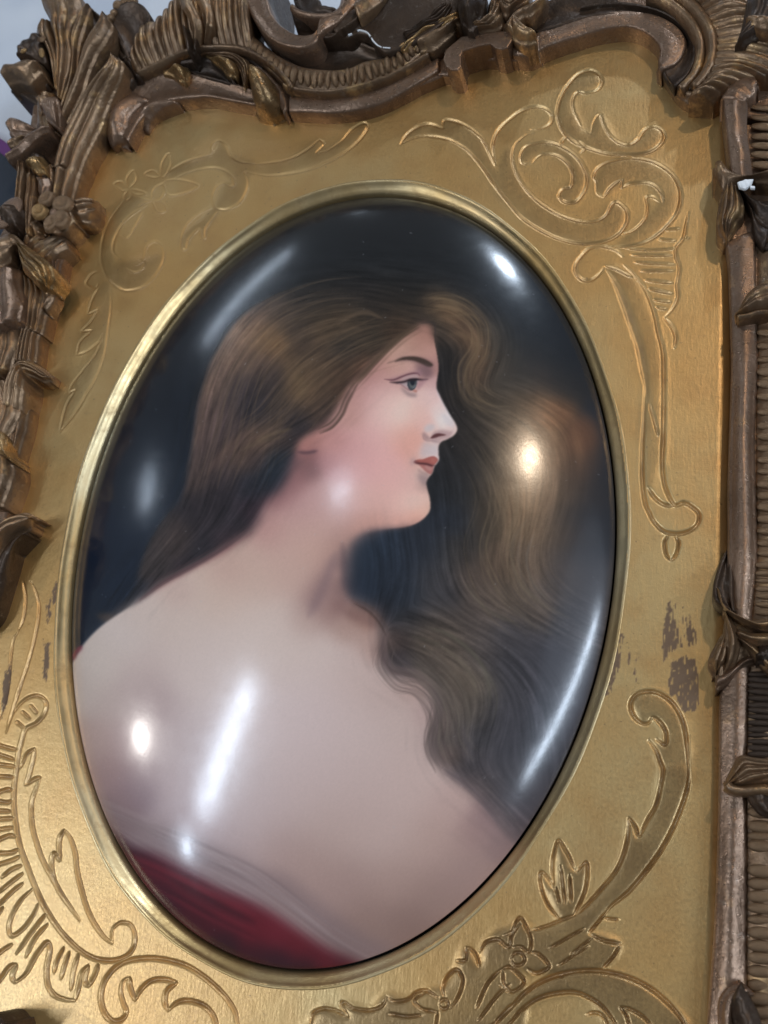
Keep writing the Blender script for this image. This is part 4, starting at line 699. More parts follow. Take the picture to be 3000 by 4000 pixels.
def loft(name, A, B, hA, hB=None, bulge=0., flutes=0, amp=0., reeds=0, ramp_=0., base=-.02, mat=None, parent=None, nt=44, ns=None, r=.007, p=1.0, fade=(.0, .0), wob=.0009, tip=0., seed=None):
    """a carved piece between two traced edges: A and B are photo polylines, hA/hB their heights; bulge crowns the middle,
    flutes run along it, reeds run across it; its sides drop to base"""
    rng = np.random.default_rng(seed if seed is not None else int(abs(A[0][0]*7+A[0][1]*13+B[-1][0])))
    hB = hA if hB is None else hB
    if reeds: nt = max(nt, int(reeds*9))
    ns = ns or max(9, flutes*8+1)
    a, b = arc_resample(A, nt), arc_resample(B, nt)
    a3, b3 = U(a[:, 0], a[:, 1], along(hA, nt)), U(b[:, 0], b[:, 1], along(hB, nt))
    t = np.linspace(0, 1, nt)[:, None]; s = np.linspace(0, 1, ns)[None]
    P = a3[:, None]*(1-s[..., None])+b3[:, None]*s[..., None]
    wid = np.linalg.norm(b3-a3, axis=1)
    z = along(bulge, nt)[:, None]*np.sin(np.pi*s)**p
    f = np.clip(np.minimum((t+1e-6)/max(fade[0], 1e-6), (1-t+1e-6)/max(fade[1], 1e-6)), 0, 1)
    if flutes:
        ph = s*flutes+.02*np.sin(t*4+rng.uniform(0, 6)); lim = np.clip(wid/.02, 0, 1)[:, None]
        z = z+amp*(np.abs(np.sin(np.pi*ph))**.7-.6)*f*lim*(1+.25*np.sin(np.floor(ph)*2.4))
    if reeds:
        ph = t*reeds+.10*np.sin(s*4+2*t)+.06*np.sin(t*reeds*.9); g = np.abs(np.sin(np.pi*ph))**.65
        z = z+amp*(g-.5)*(.35+.65*np.sin(np.pi*np.clip(s*.92+.04, 0, 1))**.5)*(1+.3*np.sin(np.floor(ph)*1.9))
    if ramp_: z = z+ramp_*s**2
    if tip: z = z+tip*t**3
    if wob:
        z = z+wob*(np.sin(t*9+s*5+rng.uniform(0, 6))+np.sin(t*17-s*3+rng.uniform(0, 6)))*np.clip(wid/.03, 0, 1)[:, None]
    P[..., 2] += z
    out = a3-b3; out[:, 2] = 0; ln = np.linalg.norm(out, axis=1, keepdims=True)
    ok = ln[:, 0] > .002
    if ok.any():
        for k in range(nt):
            if not ok[k]: out[k] = out[np.argmin(np.where(ok, abs(np.arange(nt)-k), 9999))]
    out /= np.maximum(np.linalg.norm(out, axis=1, keepdims=True), 1e-6)
    dn = np.array([0, 0, 1.])
    def side(E, o):
        E = E-dn*0
        c2 = E+o*r*.45-dn*r*.25; c1 = E+o*r-dn*r; c0 = c1.copy(); c0[:, 2] = np.minimum(base, c1[:, 2]-.001); ca = c1*.5+c0*.5
        return c0, ca, c1, c2
    l = side(P[:, 0], out); rr = side(P[:, -1], -out)
    G = np.concatenate([np.stack(l, 1), P, np.stack(rr[::-1], 1)], 1)
    def cap(row, nxt):
        o = row.mean(0)-nxt.mean(0); o[2] = 0; o /= max(np.linalg.norm(o), 1e-6)
        c2 = row+o*r*.45-dn*r*.25; c1 = row+o*r-dn*r; c0 = c1.copy(); c0[:, 2] = np.minimum(base, c1[:, 2]-.001)
        for c in (c2, c1): c[:, 2] = np.maximum(c[:, 2], base)
        return c0, c1, c2
    c = cap(G[0], G[2]); e = cap(G[-1], G[-3])
    G = np.concatenate([np.stack(c, 0), G, np.stack(e[::-1], 0)], 0)
    F = grid_faces(*G.shape[:2])
    # keep the faces looking up
    V = G.reshape(-1, 3); q = V[F[len(F)//2]]
    if np.cross(q[1]-q[0], q[2]-q[1])[2] < 0: F = F[:, ::-1]
    return mesh_np(name, V, np.ascontiguousarray(F), mat or BRONZE, parent or FRAME)
def ridge(name, P, h, w, rise=.012, base=-.02, mat=None, parent=None, nt=60, taper=0.):
    """a rounded bead swept along a traced line; w is its half width in working units"""
    a = arc_resample(P, nt); c = U(a[:, 0], a[:, 1], along(h, nt)); d = np.gradient(c, axis=0); d[:, 2] = 0
    n = np.stack([-d[:, 1], d[:, 0], np.zeros(nt)], 1); n /= np.maximum(np.linalg.norm(n, axis=1, keepdims=True), 1e-6)
    u = np.linspace(0, 1, nt); ww = along(w, nt)*(1-taper*np.abs(2*u-1)**4)
    prof = [(-1, None), (-1, -.9), (-.8, -.25), (-.45, .6), (0, 1), (.45, .6), (.8, -.25), (1, -.9), (1, None)]
    cols = []
    for o, z in prof:
        q = c+n*(o*ww)[:, None]; q[:, 2] = base if z is None else c[:, 2]+z*rise
        cols.append(q)
    G = np.stack(cols, 1); G = np.concatenate([G[:1].mean(1, keepdims=True).repeat(G.shape[1], 1), G, G[-1:].mean(1, keepdims=True).repeat(G.shape[1], 1)], 0)
    F = grid_faces(*G.shape[:2]); V = G.reshape(-1, 3); q = V[F[len(F)//2]]
    if np.cross(q[1]-q[0], q[2]-q[1])[2] < 0: F = F[:, ::-1]
    return mesh_np(name, V, np.ascontiguousarray(F), mat or BRONZE, parent or FRAME)
def slab(name, outline, htrace, ztop, zbot, mat=None, parent=None, bev=.006):
    """an upright block with a traced outline"""
    a = np.asarray(outline, float); c = U(a[:, 0], a[:, 1], htrace)
    bm = bmesh.new(); vs = [bm.verts.new((x*S, y*S, zbot*S)) for x, y, _ in c]; f = bm.faces.new(vs)
    r = bmesh.ops.extrude_face_region(bm, geom=[f]); up = [v for v in r['geom'] if isinstance(v, bmesh.types.BMVert)]
    for v in up: v.co.z = ztop*S
    bmesh.ops.recalc_face_normals(bm, faces=bm.faces[:])
    top = [f for f in bm.faces if all(abs(v.co.z-ztop*S) < 1e-7 for v in f.verts)]
    ed = list({e for f in top for e in f.edges})
    if bev: bmesh.ops.bevel(bm, geom=ed, offset=bev*S, segments=2, affect='EDGES', profile=.5)
    bmesh.ops.triangulate(bm, faces=[f for f in bm.faces if len(f.verts) > 4])
    me = bpy.data.meshes.new(name); bm.to_mesh(me); bm.free()
    return link(name, me, mat or BRONZE, parent or FRAME)
_pods = {}
def pod_mesh(kind, mat):
    """a shared rounded pod (unit half lengths) for beads, petals and gadroons"""
    if (kind, mat.name) in _pods: return _pods[(kind, mat.name)]
    n, k = (14, 8) if kind != 'small' else (10, 5)
    V = [(0, 0, .62 if kind == 'petal' else 1)]; F = []
    for i in range(1, k+1):
        ph = i/k*math.pi*.62
        for j in range(n):
            th = 2*math.pi*j/n; e = .78 if kind == 'gadroon' else 1.0
            x, y = math.copysign(abs(math.cos(th))**e, math.cos(th)), math.copysign(abs(math.sin(th))**e, math.sin(th))
            rr = i/k; zz = (.62+.55*math.sin(rr*2.2)**2 if rr < .8 else .62+.55*math.sin(1.76)**2*(1-rr)/.2*1.0-.3*(rr-.8)/.2) if kind == 'petal' else math.cos(ph)
            q = rr if kind == 'petal' else math.sin(ph)
            V.append((q*x, q*y, zz))
    for j in range(n): F.append((0, 1+j, 1+(j+1) % n))
    for i in range(k-1):
        for j in range(n):
            a, b = 1+i*n+j, 1+i*n+(j+1) % n; F.append((a, a+n, b+n, b))
    me = bpy.data.meshes.new(kind); me.from_pydata(V, [], F); me.polygons.foreach_set('use_smooth', np.ones(len(F), bool)); me.materials.append(mat); _pods[(kind, mat.name)] = me
    return me
def pod(name, px, py, h, lx, ly, lz, ang, kind='pod', mat=None, parent=None):
    """place a shared pod at a traced spot: half lengths lx, ly, lz and heading ang in the panel plane"""
    c = U(px, py, h); o = bpy.data.objects.new(name, pod_mesh(kind, mat or BRONZE)); COL.objects.link(o)
    p = parent or FRAME; o.parent = p; off = Vector((0, 0, 0)); q = p
    while q: off += q.location; q = q.parent
    o.location = Vector(c*S)-off; o.rotation_euler = (0, 0, ang); o.scale = (lx*S, ly*S, lz*S)
    return o
def heading(p, q, h):
    d = U(q[0], q[1], h)-U(p[0], p[1], h); return math.atan2(d[1], d[0])
def build_body():
    inner = (T('B',[(1250,-60)])+T('A',[(1130,1560)])+T('n',[(380,640),(338,753),(300,900),(259,1060),(220,1210),(181,1374),(140,1560),(115,1723),(72,2000),(20,2200),(-60,2480),(-200,2900)]))
    slab('rail_body', T('n',[(-420,2900),(-330,2300),(-190,1700),(-70,1150),(60,900),(120,700),(160,450),(260,330),(400,330)])+inner, 0, .045, -.22, BROWN)
    top = T('D',[(110,1225),(215,1115),(290,1045),(335,1048),(400,985),(560,905),(700,874),(850,868),(1040,892),(1250,915),(1330,980)])+T('E',[(270,990),(400,932),(600,957),(900,947),(1200,882),(1500,752),(1640,692)])+T('F',[(285,690),(440,692),(492,585),(640,562),(880,572),(1050,522),(1250,422),(1500,352),(1659,336)])+T('G',[(150,386),(350,380),(480,410),(640,488),(690,640),(765,832),(860,912),(960,982),(1060,1012),(1220,1072),(1290,1180),(1800,1180),(1800,-120),(1400,-60),(900,120),(400,20),(0,30)])+T('F',[(1000,160),(700,300),(400,330)])+T('E',[(1350,470),(1000,590),(540,600),(260,490),(100,390)])+T('D',[(1100,440),(800,450),(400,580),(150,760),(60,960)])
    slab('rail_body', top, 0, .040, -.22, BROWN)
    slab('rail_body', T('G',[(1300,1180),(1345,1620)])+T('H',[(470,640),(480,1000),(492,1400),(480,1900)])+T('I',[(475,0),(470,700),(465,1200),(400,1850),(405,2212)])+T('J',[(412,300),(400,1000),(375,1600),(330,2212)])+T('n',[(2760,4200),(3300,4200),(3300,500)]), .02, .035, -.22, BROWN)
def build_top():
    # --- left rail of the top
    loft('scroll_rail', T('D',[(70,1000),(80,890),(140,805),(230,720),(360,640),(500,590),(700,600),(900,640),(1060,680),(1250,745)]), T('D',[(200,1120),(255,1010),(310,925),(400,850),(540,802),(700,776),(850,769),(1040,800),(1150,818),(1250,834)]), .062, .055, bulge=-.010, base=-.01, mat=BROWN, nt=60, ns=13)
    loft('scroll_foot', T('D',[(150,1180),(90,1170),(50,1080),(45,980),(80,880),(150,800),(230,750)]), T('D',[(185,1190),(205,1110),(180,1010),(190,930),(230,880),(280,830),(330,800)]), [.025,.045,.055,.062,.064,.062], [.02,.040,.055,.062,.062,.060], bulge=[.0,.018,.022,.02,.012,.002], base=-.01, mat=BROWN, ns=17, r=.012, wob=0)
    loft('scroll_curl', T('D',[(300,1030),(292,960),(315,890),(370,830),(450,790)]), T('D',[(350,1035),(362,975),(400,915),(470,860),(560,815)]), [.02,.040,.050,.055,.056], [.02,.036,.046,.052,.055], bulge=[.0,.014,.014,.008,.0], base=-.01, mat=BROWN, r=.010, wob=0, ns=13)
    loft('teardrop', T('D',[(495,572),(600,552),(665,548),(692,590),(675,640)]), T('D',[(500,590),(560,598),(605,625),(635,648),(665,650)]), .07, bulge=[.0,.01,.03,.035,.01], mat=GOLDEN, base=.04)
    loft('teardrop', T('D',[(800,440),(980,480),(1065,508),(1098,560),(1082,602)]), T('D',[(850,470),(955,530),(1000,582),(1040,612),(1078,608)]), .075, bulge=[.0,.01,.03,.035,.01], mat=GOLDEN, base=.04)
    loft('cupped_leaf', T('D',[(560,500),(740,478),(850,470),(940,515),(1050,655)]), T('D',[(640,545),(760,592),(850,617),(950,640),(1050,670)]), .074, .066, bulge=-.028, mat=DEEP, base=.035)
    loft('acanthus_leaf', T('D',[(800,455),(950,425),(1080,440),(1170,500),(1190,600)]), T('D',[(880,465),(980,500),(1080,540),(1120,600),(1150,700)]), .082, .07, bulge=.012, flutes=4, amp=.010, base=.035)
    ridge('ridge_moulding', T('D',[(280,598),(400,548),(560,470),(700,415),(850,388),(1000,383),(1130,398),(1250,448),(1380,530),(1480,630),(1535,712)]), .086, .012, .012, base=.03)
    ridge('cove_fillet', T('D',[(230,700),(360,628),(500,560),(640,500),(800,450),(1000,430),(1150,470),(1300,560)]), .058, .012, .008, base=.03, mat=DEEP)
    # --- big bud between the rails
    loft('bud', T('E',[(50,565),(62,660),(85,780),(100,880),(135,955),(190,992),(250,1006)]), T('E',[(110,560),(205,640),(295,740),(350,850),(350,930),(310,985),(255,1006)]), [.08,.062,.038,.022,.010,.004], [.075,.058,.036,.020,.010,.004], bulge=[.02,.06,.085,.09,.07,.0], p=.62, mat=GOLDEN, base=-.01, ns=19)
    loft('bud_collar', T('E',[(130,545),(240,610),(330,720),(385,820),(392,880)]), T('E',[(60,560),(150,640),(250,760),(310,850),(330,890)]), [.07,.062,.055,.05,.03], .05, bulge=.01, mat=BROWN, base=-.01)
    # --- right half of the centre: sagging rail, lip, beaded band
    loft('scroll_rail', T('E',[(385,785),(520,797),(700,792),(900,766),(1100,702),(1300,620),(1450,540),(1570,475)]), T('E',[(378,882),(520,888),(700,893),(900,872),(1100,817),(1300,722),(1450,635),(1575,560)]), .054, .050, bulge=.004, base=-.01, mat=BROWN, nt=60, ns=9)
    ridge('lip_moulding', T('E',[(330,690),(400,715),(600,742),(750,738),(950,697),(1150,632),(1300,556),(1440,472),(1500,440)]), .078, .009, .009, base=.03)
    hi = T('E',[(20,262),(120,335),(260,445),(400,525),(540,563),(700,572),(850,557),(980,505),(1150,472),(1300,402),(1420,312)]); lo = T('E',[(-40,372),(70,430),(210,555),(330,658),(450,700),(600,725),(750,720),(950,680),(1150,612),(1290,535),(1440,415)])
    band = loft('beaded_band', hi, lo, .088, .078, bulge=.004, base=.02, nt=70, ns=9, mat=BRONZE)
    n = 29; a, b = arc_resample(hi, n*2+1)[1::2], arc_resample(lo, n*2+1)[1::2]
    for k in range(n):
        m = (a[k]*.47+b[k]*.53); L = np.linalg.norm(U(*a[k], .085)-U(*b[k], .085))/2
        j = min(k+1, n-1); i = max(k-1, 0); m1, m2 = (a[i]+b[i])/2, (a[j]+b[j])/2; w = np.linalg.norm(U(*m1, .085)-U(*m2, .085))/(j-i)/2
        pod('bead', m[0], m[1], .080, L*.86*(1+.08*math.sin(k*2.3)), w*1.02*(1+.1*math.sin(k*1.7)), .020+.005*math.sin(k*3.1), heading(a[k], b[k], .085)+.14*math.sin(k*1.3)+.12, 'bead', BRONZE, band)
    # --- open scroll at the very top
    cs = loft('open_scroll', T('E',[(20,-60),(40,30),(95,135),(190,265),(330,345),(480,365),(575,325),(612,262)]), T('E',[(150,-60),(180,0),(212,100),(275,195),(370,262),(470,288),(560,280),(600,240)]), .125, .120, bulge=-.006, base=.02, mat=BROWN, nt=60, ns=11)
    loft('scroll_wall', T('E',[(398,72),(480,112),(600,135),(720,130),(800,105)]), T('E',[(455,284),(520,285),(600,262),(700,190),(790,130)]), .125, .07, bulge=.012, base=-.02, mat=DEEP, parent=cs)
    ridge('scroll_lip', T('E',[(395,50),(430,85),(520,115),(620,126),(720,120),(800,95)]), .132, .010, .007, base=.08, parent=cs, mat=BROWN)
    loft('scroll_curl', T('E',[(930,-80),(905,0),(860,60),(790,130),(700,195),(610,262)]), T('E',[(800,-80),(798,0),(780,50),(740,90),(700,110),(640,126)]), .128, .125, bulge=.008, base=.02, mat=BROWN, parent=cs, ns=9)
    loft('scroll_eye', T('E',[(560,-60),(600,0),(618,40),(660,48),(720,60)]), T('E',[(410,-60),(430,20),(480,80),(580,108),(700,112)]), .13, .125, bulge=-.01, base=.02, mat=DEEP, parent=cs)
    loft('scroll_shank', T('E',[(905,-20),(930,60),(940,130),(900,200)]), T('E',[(800,110),(760,180),(740,225),(780,262)]), .118, .115, bulge=.006, base=.02, mat=DEEP, parent=cs)
    loft('scroll_wall', T('E',[(170,-60),(195,40),(235,130),(300,215)]), T('E',[(330,-60),(300,20),(290,100),(300,190)]), .105, -.05, bulge=.0, base=-.15, mat=DEEP, parent=cs)
    # --- smooth cartouche with its chipped edge
    ca = loft('cartouche', T('E',[(600,300),(720,268),(850,285),(940,252),(1015,268),(1060,335),(1110,385),(1200,402),(1450,290),(1700,110)]), T('E',[(800,220),(860,180),(930,130),(1000,80),(1060,30),(1150,-30),(1250,-60),(1380,-80),(1560,-80),(1760,-60)]), .11, .14, bulge=-.012, base=.045, mat=DEEP, nt=70, ns=15)
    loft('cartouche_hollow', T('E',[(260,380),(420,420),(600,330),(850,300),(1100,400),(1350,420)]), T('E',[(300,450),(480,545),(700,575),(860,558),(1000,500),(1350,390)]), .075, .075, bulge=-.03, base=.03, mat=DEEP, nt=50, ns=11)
    loft('torn_edge', T('E',[(905,20),(1000,-40),(1080,-80)]), T('E',[(940,110),(1040,50),(1160,-60)]), .15, bulge=.01, base=.05, mat=BRONZE, parent=ca)
    for P in ([(605,254),(640,240),(690,226),(720,230)], [(850,281),(880,270)], [(925,247),(945,242),(1000,258),(1030,290)], [(1040,308),(1050,325),(1085,362),(1120,382)], [(1132,384),(1190,388)]):
        ridge('gesso_chip', T('E', P), .112, .0019, .0015, base=.106, mat=GESSO, parent=ca, nt=50)
    # --- gnarled pieces beside it
    loft('bark_strip', T('F',[(-80,390),(0,310),(130,225),(250,165),(370,85)]), T('F',[(-20,420),(80,345),(150,292),(260,240),(395,188)]), .10, .095, bulge=.012, flutes=3, amp=.010, mat=GOLDEN, base=.02, wob=.003)
    loft('knot', T('F',[(85,335),(125,290),(250,240),(402,185)]), T('F',[(95,400),(175,395),(280,325),(402,210)]), [.09,.1,.105,.1], .085, bulge=.025, base=.02, mat=BRONZE)
    loft('rocky_ground', T('F',[(-40,260),(120,160),(260,40),(330,-60)]), T('F',[(0,330),(150,235),(300,150),(400,20)]), .12, .105, bulge=.01, flutes=5, amp=.012, mat=DEEP, base=.02, wob=.003)
    loft('dark_bud', T('F',[(395,-40),(405,60),(430,170),(480,232)]), T('F',[(600,-40),(590,60),(550,170),(500,235)]), .12, bulge=[.03,.055,.05,.0], base=.03, mat=DEEP, ns=13)
    loft('rocky_ground', T('F',[(520,225),(620,130),(660,0),(690,-60)]), T('F',[(560,250),(720,215),(780,120),(830,-40)]), .105, .10, bulge=.02, flutes=4, amp=.012, base=.03, wob=.003, mat=BRONZE)
    loft('acanthus_leaf', T('F',[(690,-60),(720,60),(790,110),(850,60),(950,-20)]), T('F',[(830,-80),(840,-20),(870,10),(900,-20),(960,-80)]), .115, bulge=.02, flutes=3, amp=.01, base=.03)
    slab('stepped_block', T('F',[(272,470),(290,402),(420,292),(560,272),(720,252),(822,240),(834,320),(795,384),(742,400),(690,386),(652,354),(560,370),(432,408),(416,450),(420,530),(392,564),(334,566),(290,532)]), .092, .092, -.01, BROWN, bev=.004)
    loft('scroll_rail', T('F',[(835,330),(940,330),(1045,262)]), T('F',[(840,420),(960,430),(1042,396)]), .064, .06, bulge=.004, base=-.01, mat=BROWN, nt=20)
    loft('curled_leaf', T('F',[(770,205),(830,130),(900,70),(1000,20),(1090,-40)]), T('F',[(835,230),(850,180),(920,125),(975,120),(1060,50)]), [.1,.115,.12,.12], .11, bulge=.014, base=.04, mat=BRONZE)
    loft('curled_leaf', T('F',[(825,200),(832,275),(880,322),(960,345),(1010,320)]), T('F',[(880,170),(920,200),(960,240),(1000,262),(1010,300)]), .098, .09, bulge=.03, flutes=2, amp=.008, base=.02, mat=BRONZE)
    loft('cove_hollow', T('F',[(930,120),(1100,20),(1350,-60),(1659,-80)]), T('F',[(1040,250),(1200,200),(1400,140),(1659,105)]), .075, .062, bulge=-.014, base=.02, mat=DEEP, nt=30)
    # --- right rail of the top, curling over
    loft('scroll_rail', T('F',[(1045,262),(1150,236),(1300,182)])+T('G',[(0,150),(120,122),(300,102),(450,112),(600,142),(720,192),(820,262),(873,340),(880,410),(850,490),(780,575),(670,622)]), T('F',[(1042,395),(1110,362),(1250,312),(1370,276)])+T('G',[(0,285),(150,252),(330,234),(470,256),(580,320),(645,390),(672,450),(672,500),(660,560),(656,620)]), .060, .056, bulge=.003, base=-.01, mat=BROWN, nt=90, ns=11)
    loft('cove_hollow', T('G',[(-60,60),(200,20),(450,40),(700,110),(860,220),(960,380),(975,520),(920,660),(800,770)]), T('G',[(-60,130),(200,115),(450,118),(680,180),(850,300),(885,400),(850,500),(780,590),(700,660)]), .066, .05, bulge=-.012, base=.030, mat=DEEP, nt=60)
    ridge('scroll_band', T('G',[(560,-60),(720,10),(850,100),(960,220),(1030,370),(1035,520),(990,660),(910,760),(845,825)]), [.078,.078,.078,.07,.058], .017, .013, base=.032, nt=70)
    ridge('scroll_band', T('G',[(830,-60),(940,30),(1040,140),(1120,280),(1150,430),(1135,570),(1070,700),(970,810)]), [.088,.088,.088,.08,.066], .020, .016, base=.032, nt=70)
    loft('cove_hollow', T('G',[(760,-60),(900,80),(1020,230),(1080,380),(1090,520),(1040,660),(940,800)]), T('G',[(700,-40),(860,110),(980,250),(1050,400),(1055,520),(1000,660),(900,790)]), .060, bulge=-.01, base=.03, mat=DEEP)
    loft('scroll_foot', T('G',[(690,640),(765,770),(860,820),(970,850),(1080,880)]), T('G',[(690,690),(790,850),(900,930),(1010,970),(1130,985)]), .05, .035, bulge=.008, base=-.01, mat=BRONZE)
    loft('reeded_fan', T('G',[(970,850),(1080,750),(1165,610),(1180,440),(1140,290),(1050,120),(950,-20),(860,-80)]), T('G',[(1150,935),(1290,820),(1500,700),(1720,640),(1740,330),(1500,60),(1300,-80),(1080,-120)]), .088, [.06,.085,.10,.115,.12,.13,.13], bulge=.018, reeds=17, amp=.014, base=0, ns=21)
    loft('dark_leaf', T('G',[(1500,-60),(1470,100),(1440,240),(1400,360)]), T('G',[(1760,-60),(1740,120),(1640,260),(1430,385)]), .15, .14, bulge=.02, flutes=2, amp=.012, base=.05, mat=DEEP)
    loft('curled_leaf', T('G',[(1490,160),(1560,140),(1659,150),(1740,140)]), T('G',[(1480,200),(1540,220),(1640,240),(1740,240)]), .165, bulge=.012, base=.06, mat=BRONZE)
    # --- shell fan and leaves over the left rail
    loft('reeded_fan', T('D',[(270,590),(330,560),(420,515),(560,445),(690,395)]), T('D',[(250,420),(318,215),(440,165),(545,30),(620,-60)]), .09, [.11,.13,.13,.135,.14], bulge=.022, reeds=8, amp=.022, base=.0, ns=21)
    loft('reeded_fan', T('D',[(680,398),(800,368),(920,352),(1040,352),(1200,380)]), T('D',[(640,-40),(790,-80),(940,-90),(1060,-80),(1160,-20)]), .09, [.14,.15,.15,.145,.135], bulge=.020, reeds=10, amp=.020, base=.0, ns=21)
    loft('curled_strip', T('D',[(635,-20),(660,60),(715,150),(742,260),(740,370)]), T('D',[(690,-30),(730,60),(775,150),(790,250),(775,365)]), [.165,.165,.15,.125,.1], bulge=.012, base=.03)
    loft('cupped_leaf', T('D',[(620,80),(650,180),(680,290),(690,380)]), T('D',[(690,120),(725,200),(745,300),(742,378)]), .135, .12, bulge=-.02, base=.03, mat=DEEP)
    loft('curled_strip', T('D',[(745,-40),(800,60),(840,170),(835,340)]), T('D',[(840,-40),(870,60),(875,180),(850,335)]), [.16,.155,.14,.105], bulge=.012, base=.03)
    loft('acanthus_leaf', T('D',[(255,570),(190,420),(120,290),(75,190),(85,110),(125,40)]), T('D',[(275,480),(315,330),(345,220),(370,130),(310,40),(245,8)]), [.09,.105,.12,.13,.14,.15], [.1,.12,.135,.14,.15,.155], bulge=[-.01,-.03,-.035,-.03,-.015,0], base=.02, mat=DEEP, ns=13)
    for x, y, r_ in ((20,160,.016), (70,150,.014), (95,110,.013), (130,50,.018), (180,20,.014), (245,15,.018)):
        pod('knob', *T('D',[(x,y)])[0], .14, r_, r_, r_, 0, 'pod', BRONZE)
    loft('dark_leaf', T('D',[(20,170),(90,330),(190,480),(270,600)]), T('D',[(-60,330),(-20,520),(100,640),(220,690)]), .10, .07, bulge=-.02, base=-.02, mat=DEEP)
def build_left():
    # fanned acanthus of the corner, back to front
    loft('acanthus_leaf', T('A',[(440,-60),(470,60),(530,180),(540,260),(590,420),(600,620),(620,850),(640,1060)]), T('A',[(830,-60),(860,120),(800,270),(780,420),(800,560),(780,760),(730,950),(690,1080)]), [.17,.165,.15,.13,.11,.1], bulge=.016, flutes=3, amp=.018, base=-.1, ns=41, nt=60, fade=(.25, 0))
    loft('acanthus_leaf', T('A',[(445,235),(390,310),(410,390),(500,520),(560,720),(600,950)]), T('A',[(560,262),(575,330),(600,450),(640,620),(650,800),(660,1000)]), [.14,.14,.13,.12,.1,.09], bulge=.014, flutes=2, amp=.013, base=-.1, ns=25, nt=50)
    loft('acanthus_leaf', T('A',[(955,85),(880,150),(810,300),(775,460),(800,640),(780,840),(730,1000),(670,1180)]), T('A',[(960,85),(930,180),(890,300),(850,430),(830,600),(810,800),(770,980),(700,1200)]), [.165,.16,.145,.13,.115,.1,.09], bulge=.018, flutes=2, amp=.006, base=-.05, nt=60, ns=21)
    loft('cupped_leaf', T('A',[(960,85),(935,180),(890,330),(855,450),(835,600),(800,850)]), T('A',[(975,88),(1090,205),(1060,330),(960,470),(900,600),(830,860)]), [.16,.15,.135,.12,.11,.1], [.16,.145,.13,.12,.11,.1], bulge=[0,-.03,-.035,-.03,-.02,0], base=-.05, mat=DEEP, nt=50, ns=13)
    loft('acanthus_leaf', T('A',[(1135,185),(1060,270),(970,390),(910,530),(870,690),(820,870),(750,1050),(670,1320),(640,1420)]), T('A',[(1145,185),(1200,280),(1130,420),(1040,550),(990,670),(930,820),(880,980),(790,1180),(660,1420)]), [.165,.16,.15,.135,.12,.105,.09,.085], bulge=.024, flutes=2, amp=.007, base=-.05, nt=60, ns=21)
    loft('cupped_leaf', T('A',[(1190,260),(1120,420),(1040,560),(990,680),(930,870)]), T('A',[(1200,255),(1330,500),(1330,620),(1180,640),(980,880)]), [.155,.14,.125,.115,.105], [.15,.12,.1,.11,.1], bulge=[0,-.03,-.04,-.03,0], base=-.02, mat=DEEP, nt=40, ns=13)
    loft('acanthus_leaf', T('A',[(1215,610),(1150,700),(1000,880),(870,1060),(770,1260),(680,1460),(610,1660),(560,1850)])+T('B',[(590,160),(600,320),(590,480),(600,600)]), T('A',[(1225,610),(1310,680),(1270,850),(1180,1050),(1100,1230),(1000,1440),(900,1650),(830,1850)])+T('B',[(930,260),(880,440),(850,580),(840,640)]), [.15,.145,.13,.115,.105,.095,.09,.085,.08,.08], [.15,.135,.115,.1,.09,.085,.08,.075,.07,.07], bulge=.016, flutes=3, amp=.020, base=-.02, nt=80, ns=45, fade=(.2, 0))
    loft('knob_leaf', T('A',[(1225,610),(1330,700),(1430,790),(1470,820)]), T('A',[(1290,860),(1300,950),(1330,960),(1400,920)]), [.14,.12,.1,.08], .08, bulge=.01, base=-.02, mat=DEEP)
    loft('broken_knob', T('A',[(205,590),(215,480),(290,405),(380,395)]), T('A',[(240,640),(330,640),(460,640),(490,470)]), .13, bulge=.02, flutes=2, amp=.012, base=.0, wob=.003, mat=DEEP)
    pod('gold_fleck', *T('A',[(255,550)])[0], .15, .012, .009, .006, .4, 'small', GOLDEN); pod('gold_fleck', *T('A',[(450,570)])[0], .15, .010, .022, .006, .4, 'small', GOLDEN); pod('gold_fleck', *T('A',[(460,425)])[0], .15, .012, .012, .006, .4, 'small', BRONZE)
    loft('stub', T('A',[(38,770),(60,700),(170,690),(290,645),(410,690)]), T('A',[(100,900),(200,880),(310,895),(370,835),(430,765)]), [.1,.115,.125,.13,.13], [.09,.1,.11,.12,.12], bulge=.03, base=.02, mat=BRONZE, ns=13)
    loft('dark_leaf', T('A',[(100,880),(200,870),(310,890),(480,900)]), T('A',[(130,960),(240,1010),(330,1070),(410,1120)]), .08, .05, bulge=-.01, base=-.12, mat=DEEP)
    loft('small_leaf', T('A',[(480,1130),(540,1045),(600,1065),(630,1190),(638,1362)]), T('A',[(465,1180),(500,1260),(555,1305),(600,1345),(636,1366)]), .125, bulge=.018, flutes=2, amp=.006, base=.05, mat=BROWN)
    loft('small_leaf', T('A',[(420,1060),(470,1030),(490,1100),(480,1200)]), T('A',[(410,1100),(430,1180),(450,1210),(470,1205)]), .11, bulge=.012, base=.03)
    loft('stem', T('A',[(400,1120),(410,1250),(400,1350),(430,1420)]), T('A',[(540,1000),(560,1200),(600,1330),(650,1450)]), .08, .09, bulge=.02, flutes=2, amp=.01, base=-.15)
    loft('pointed_leaf', T('A',[(60,1310),(100,1262),(190,1285),(280,1330),(380,1385)]), T('A',[(110,1440),(170,1480),(240,1470),(300,1440),(378,1400)]), .09, .085, bulge=-.012, flutes=2, amp=.008, base=-.1, mat=BROWN)
    loft('pointed_leaf', T('A',[(100,1520),(150,1490),(250,1480)]), T('A',[(110,1570),(160,1560),(250,1500)]), .085, bulge=.012, base=-.1)
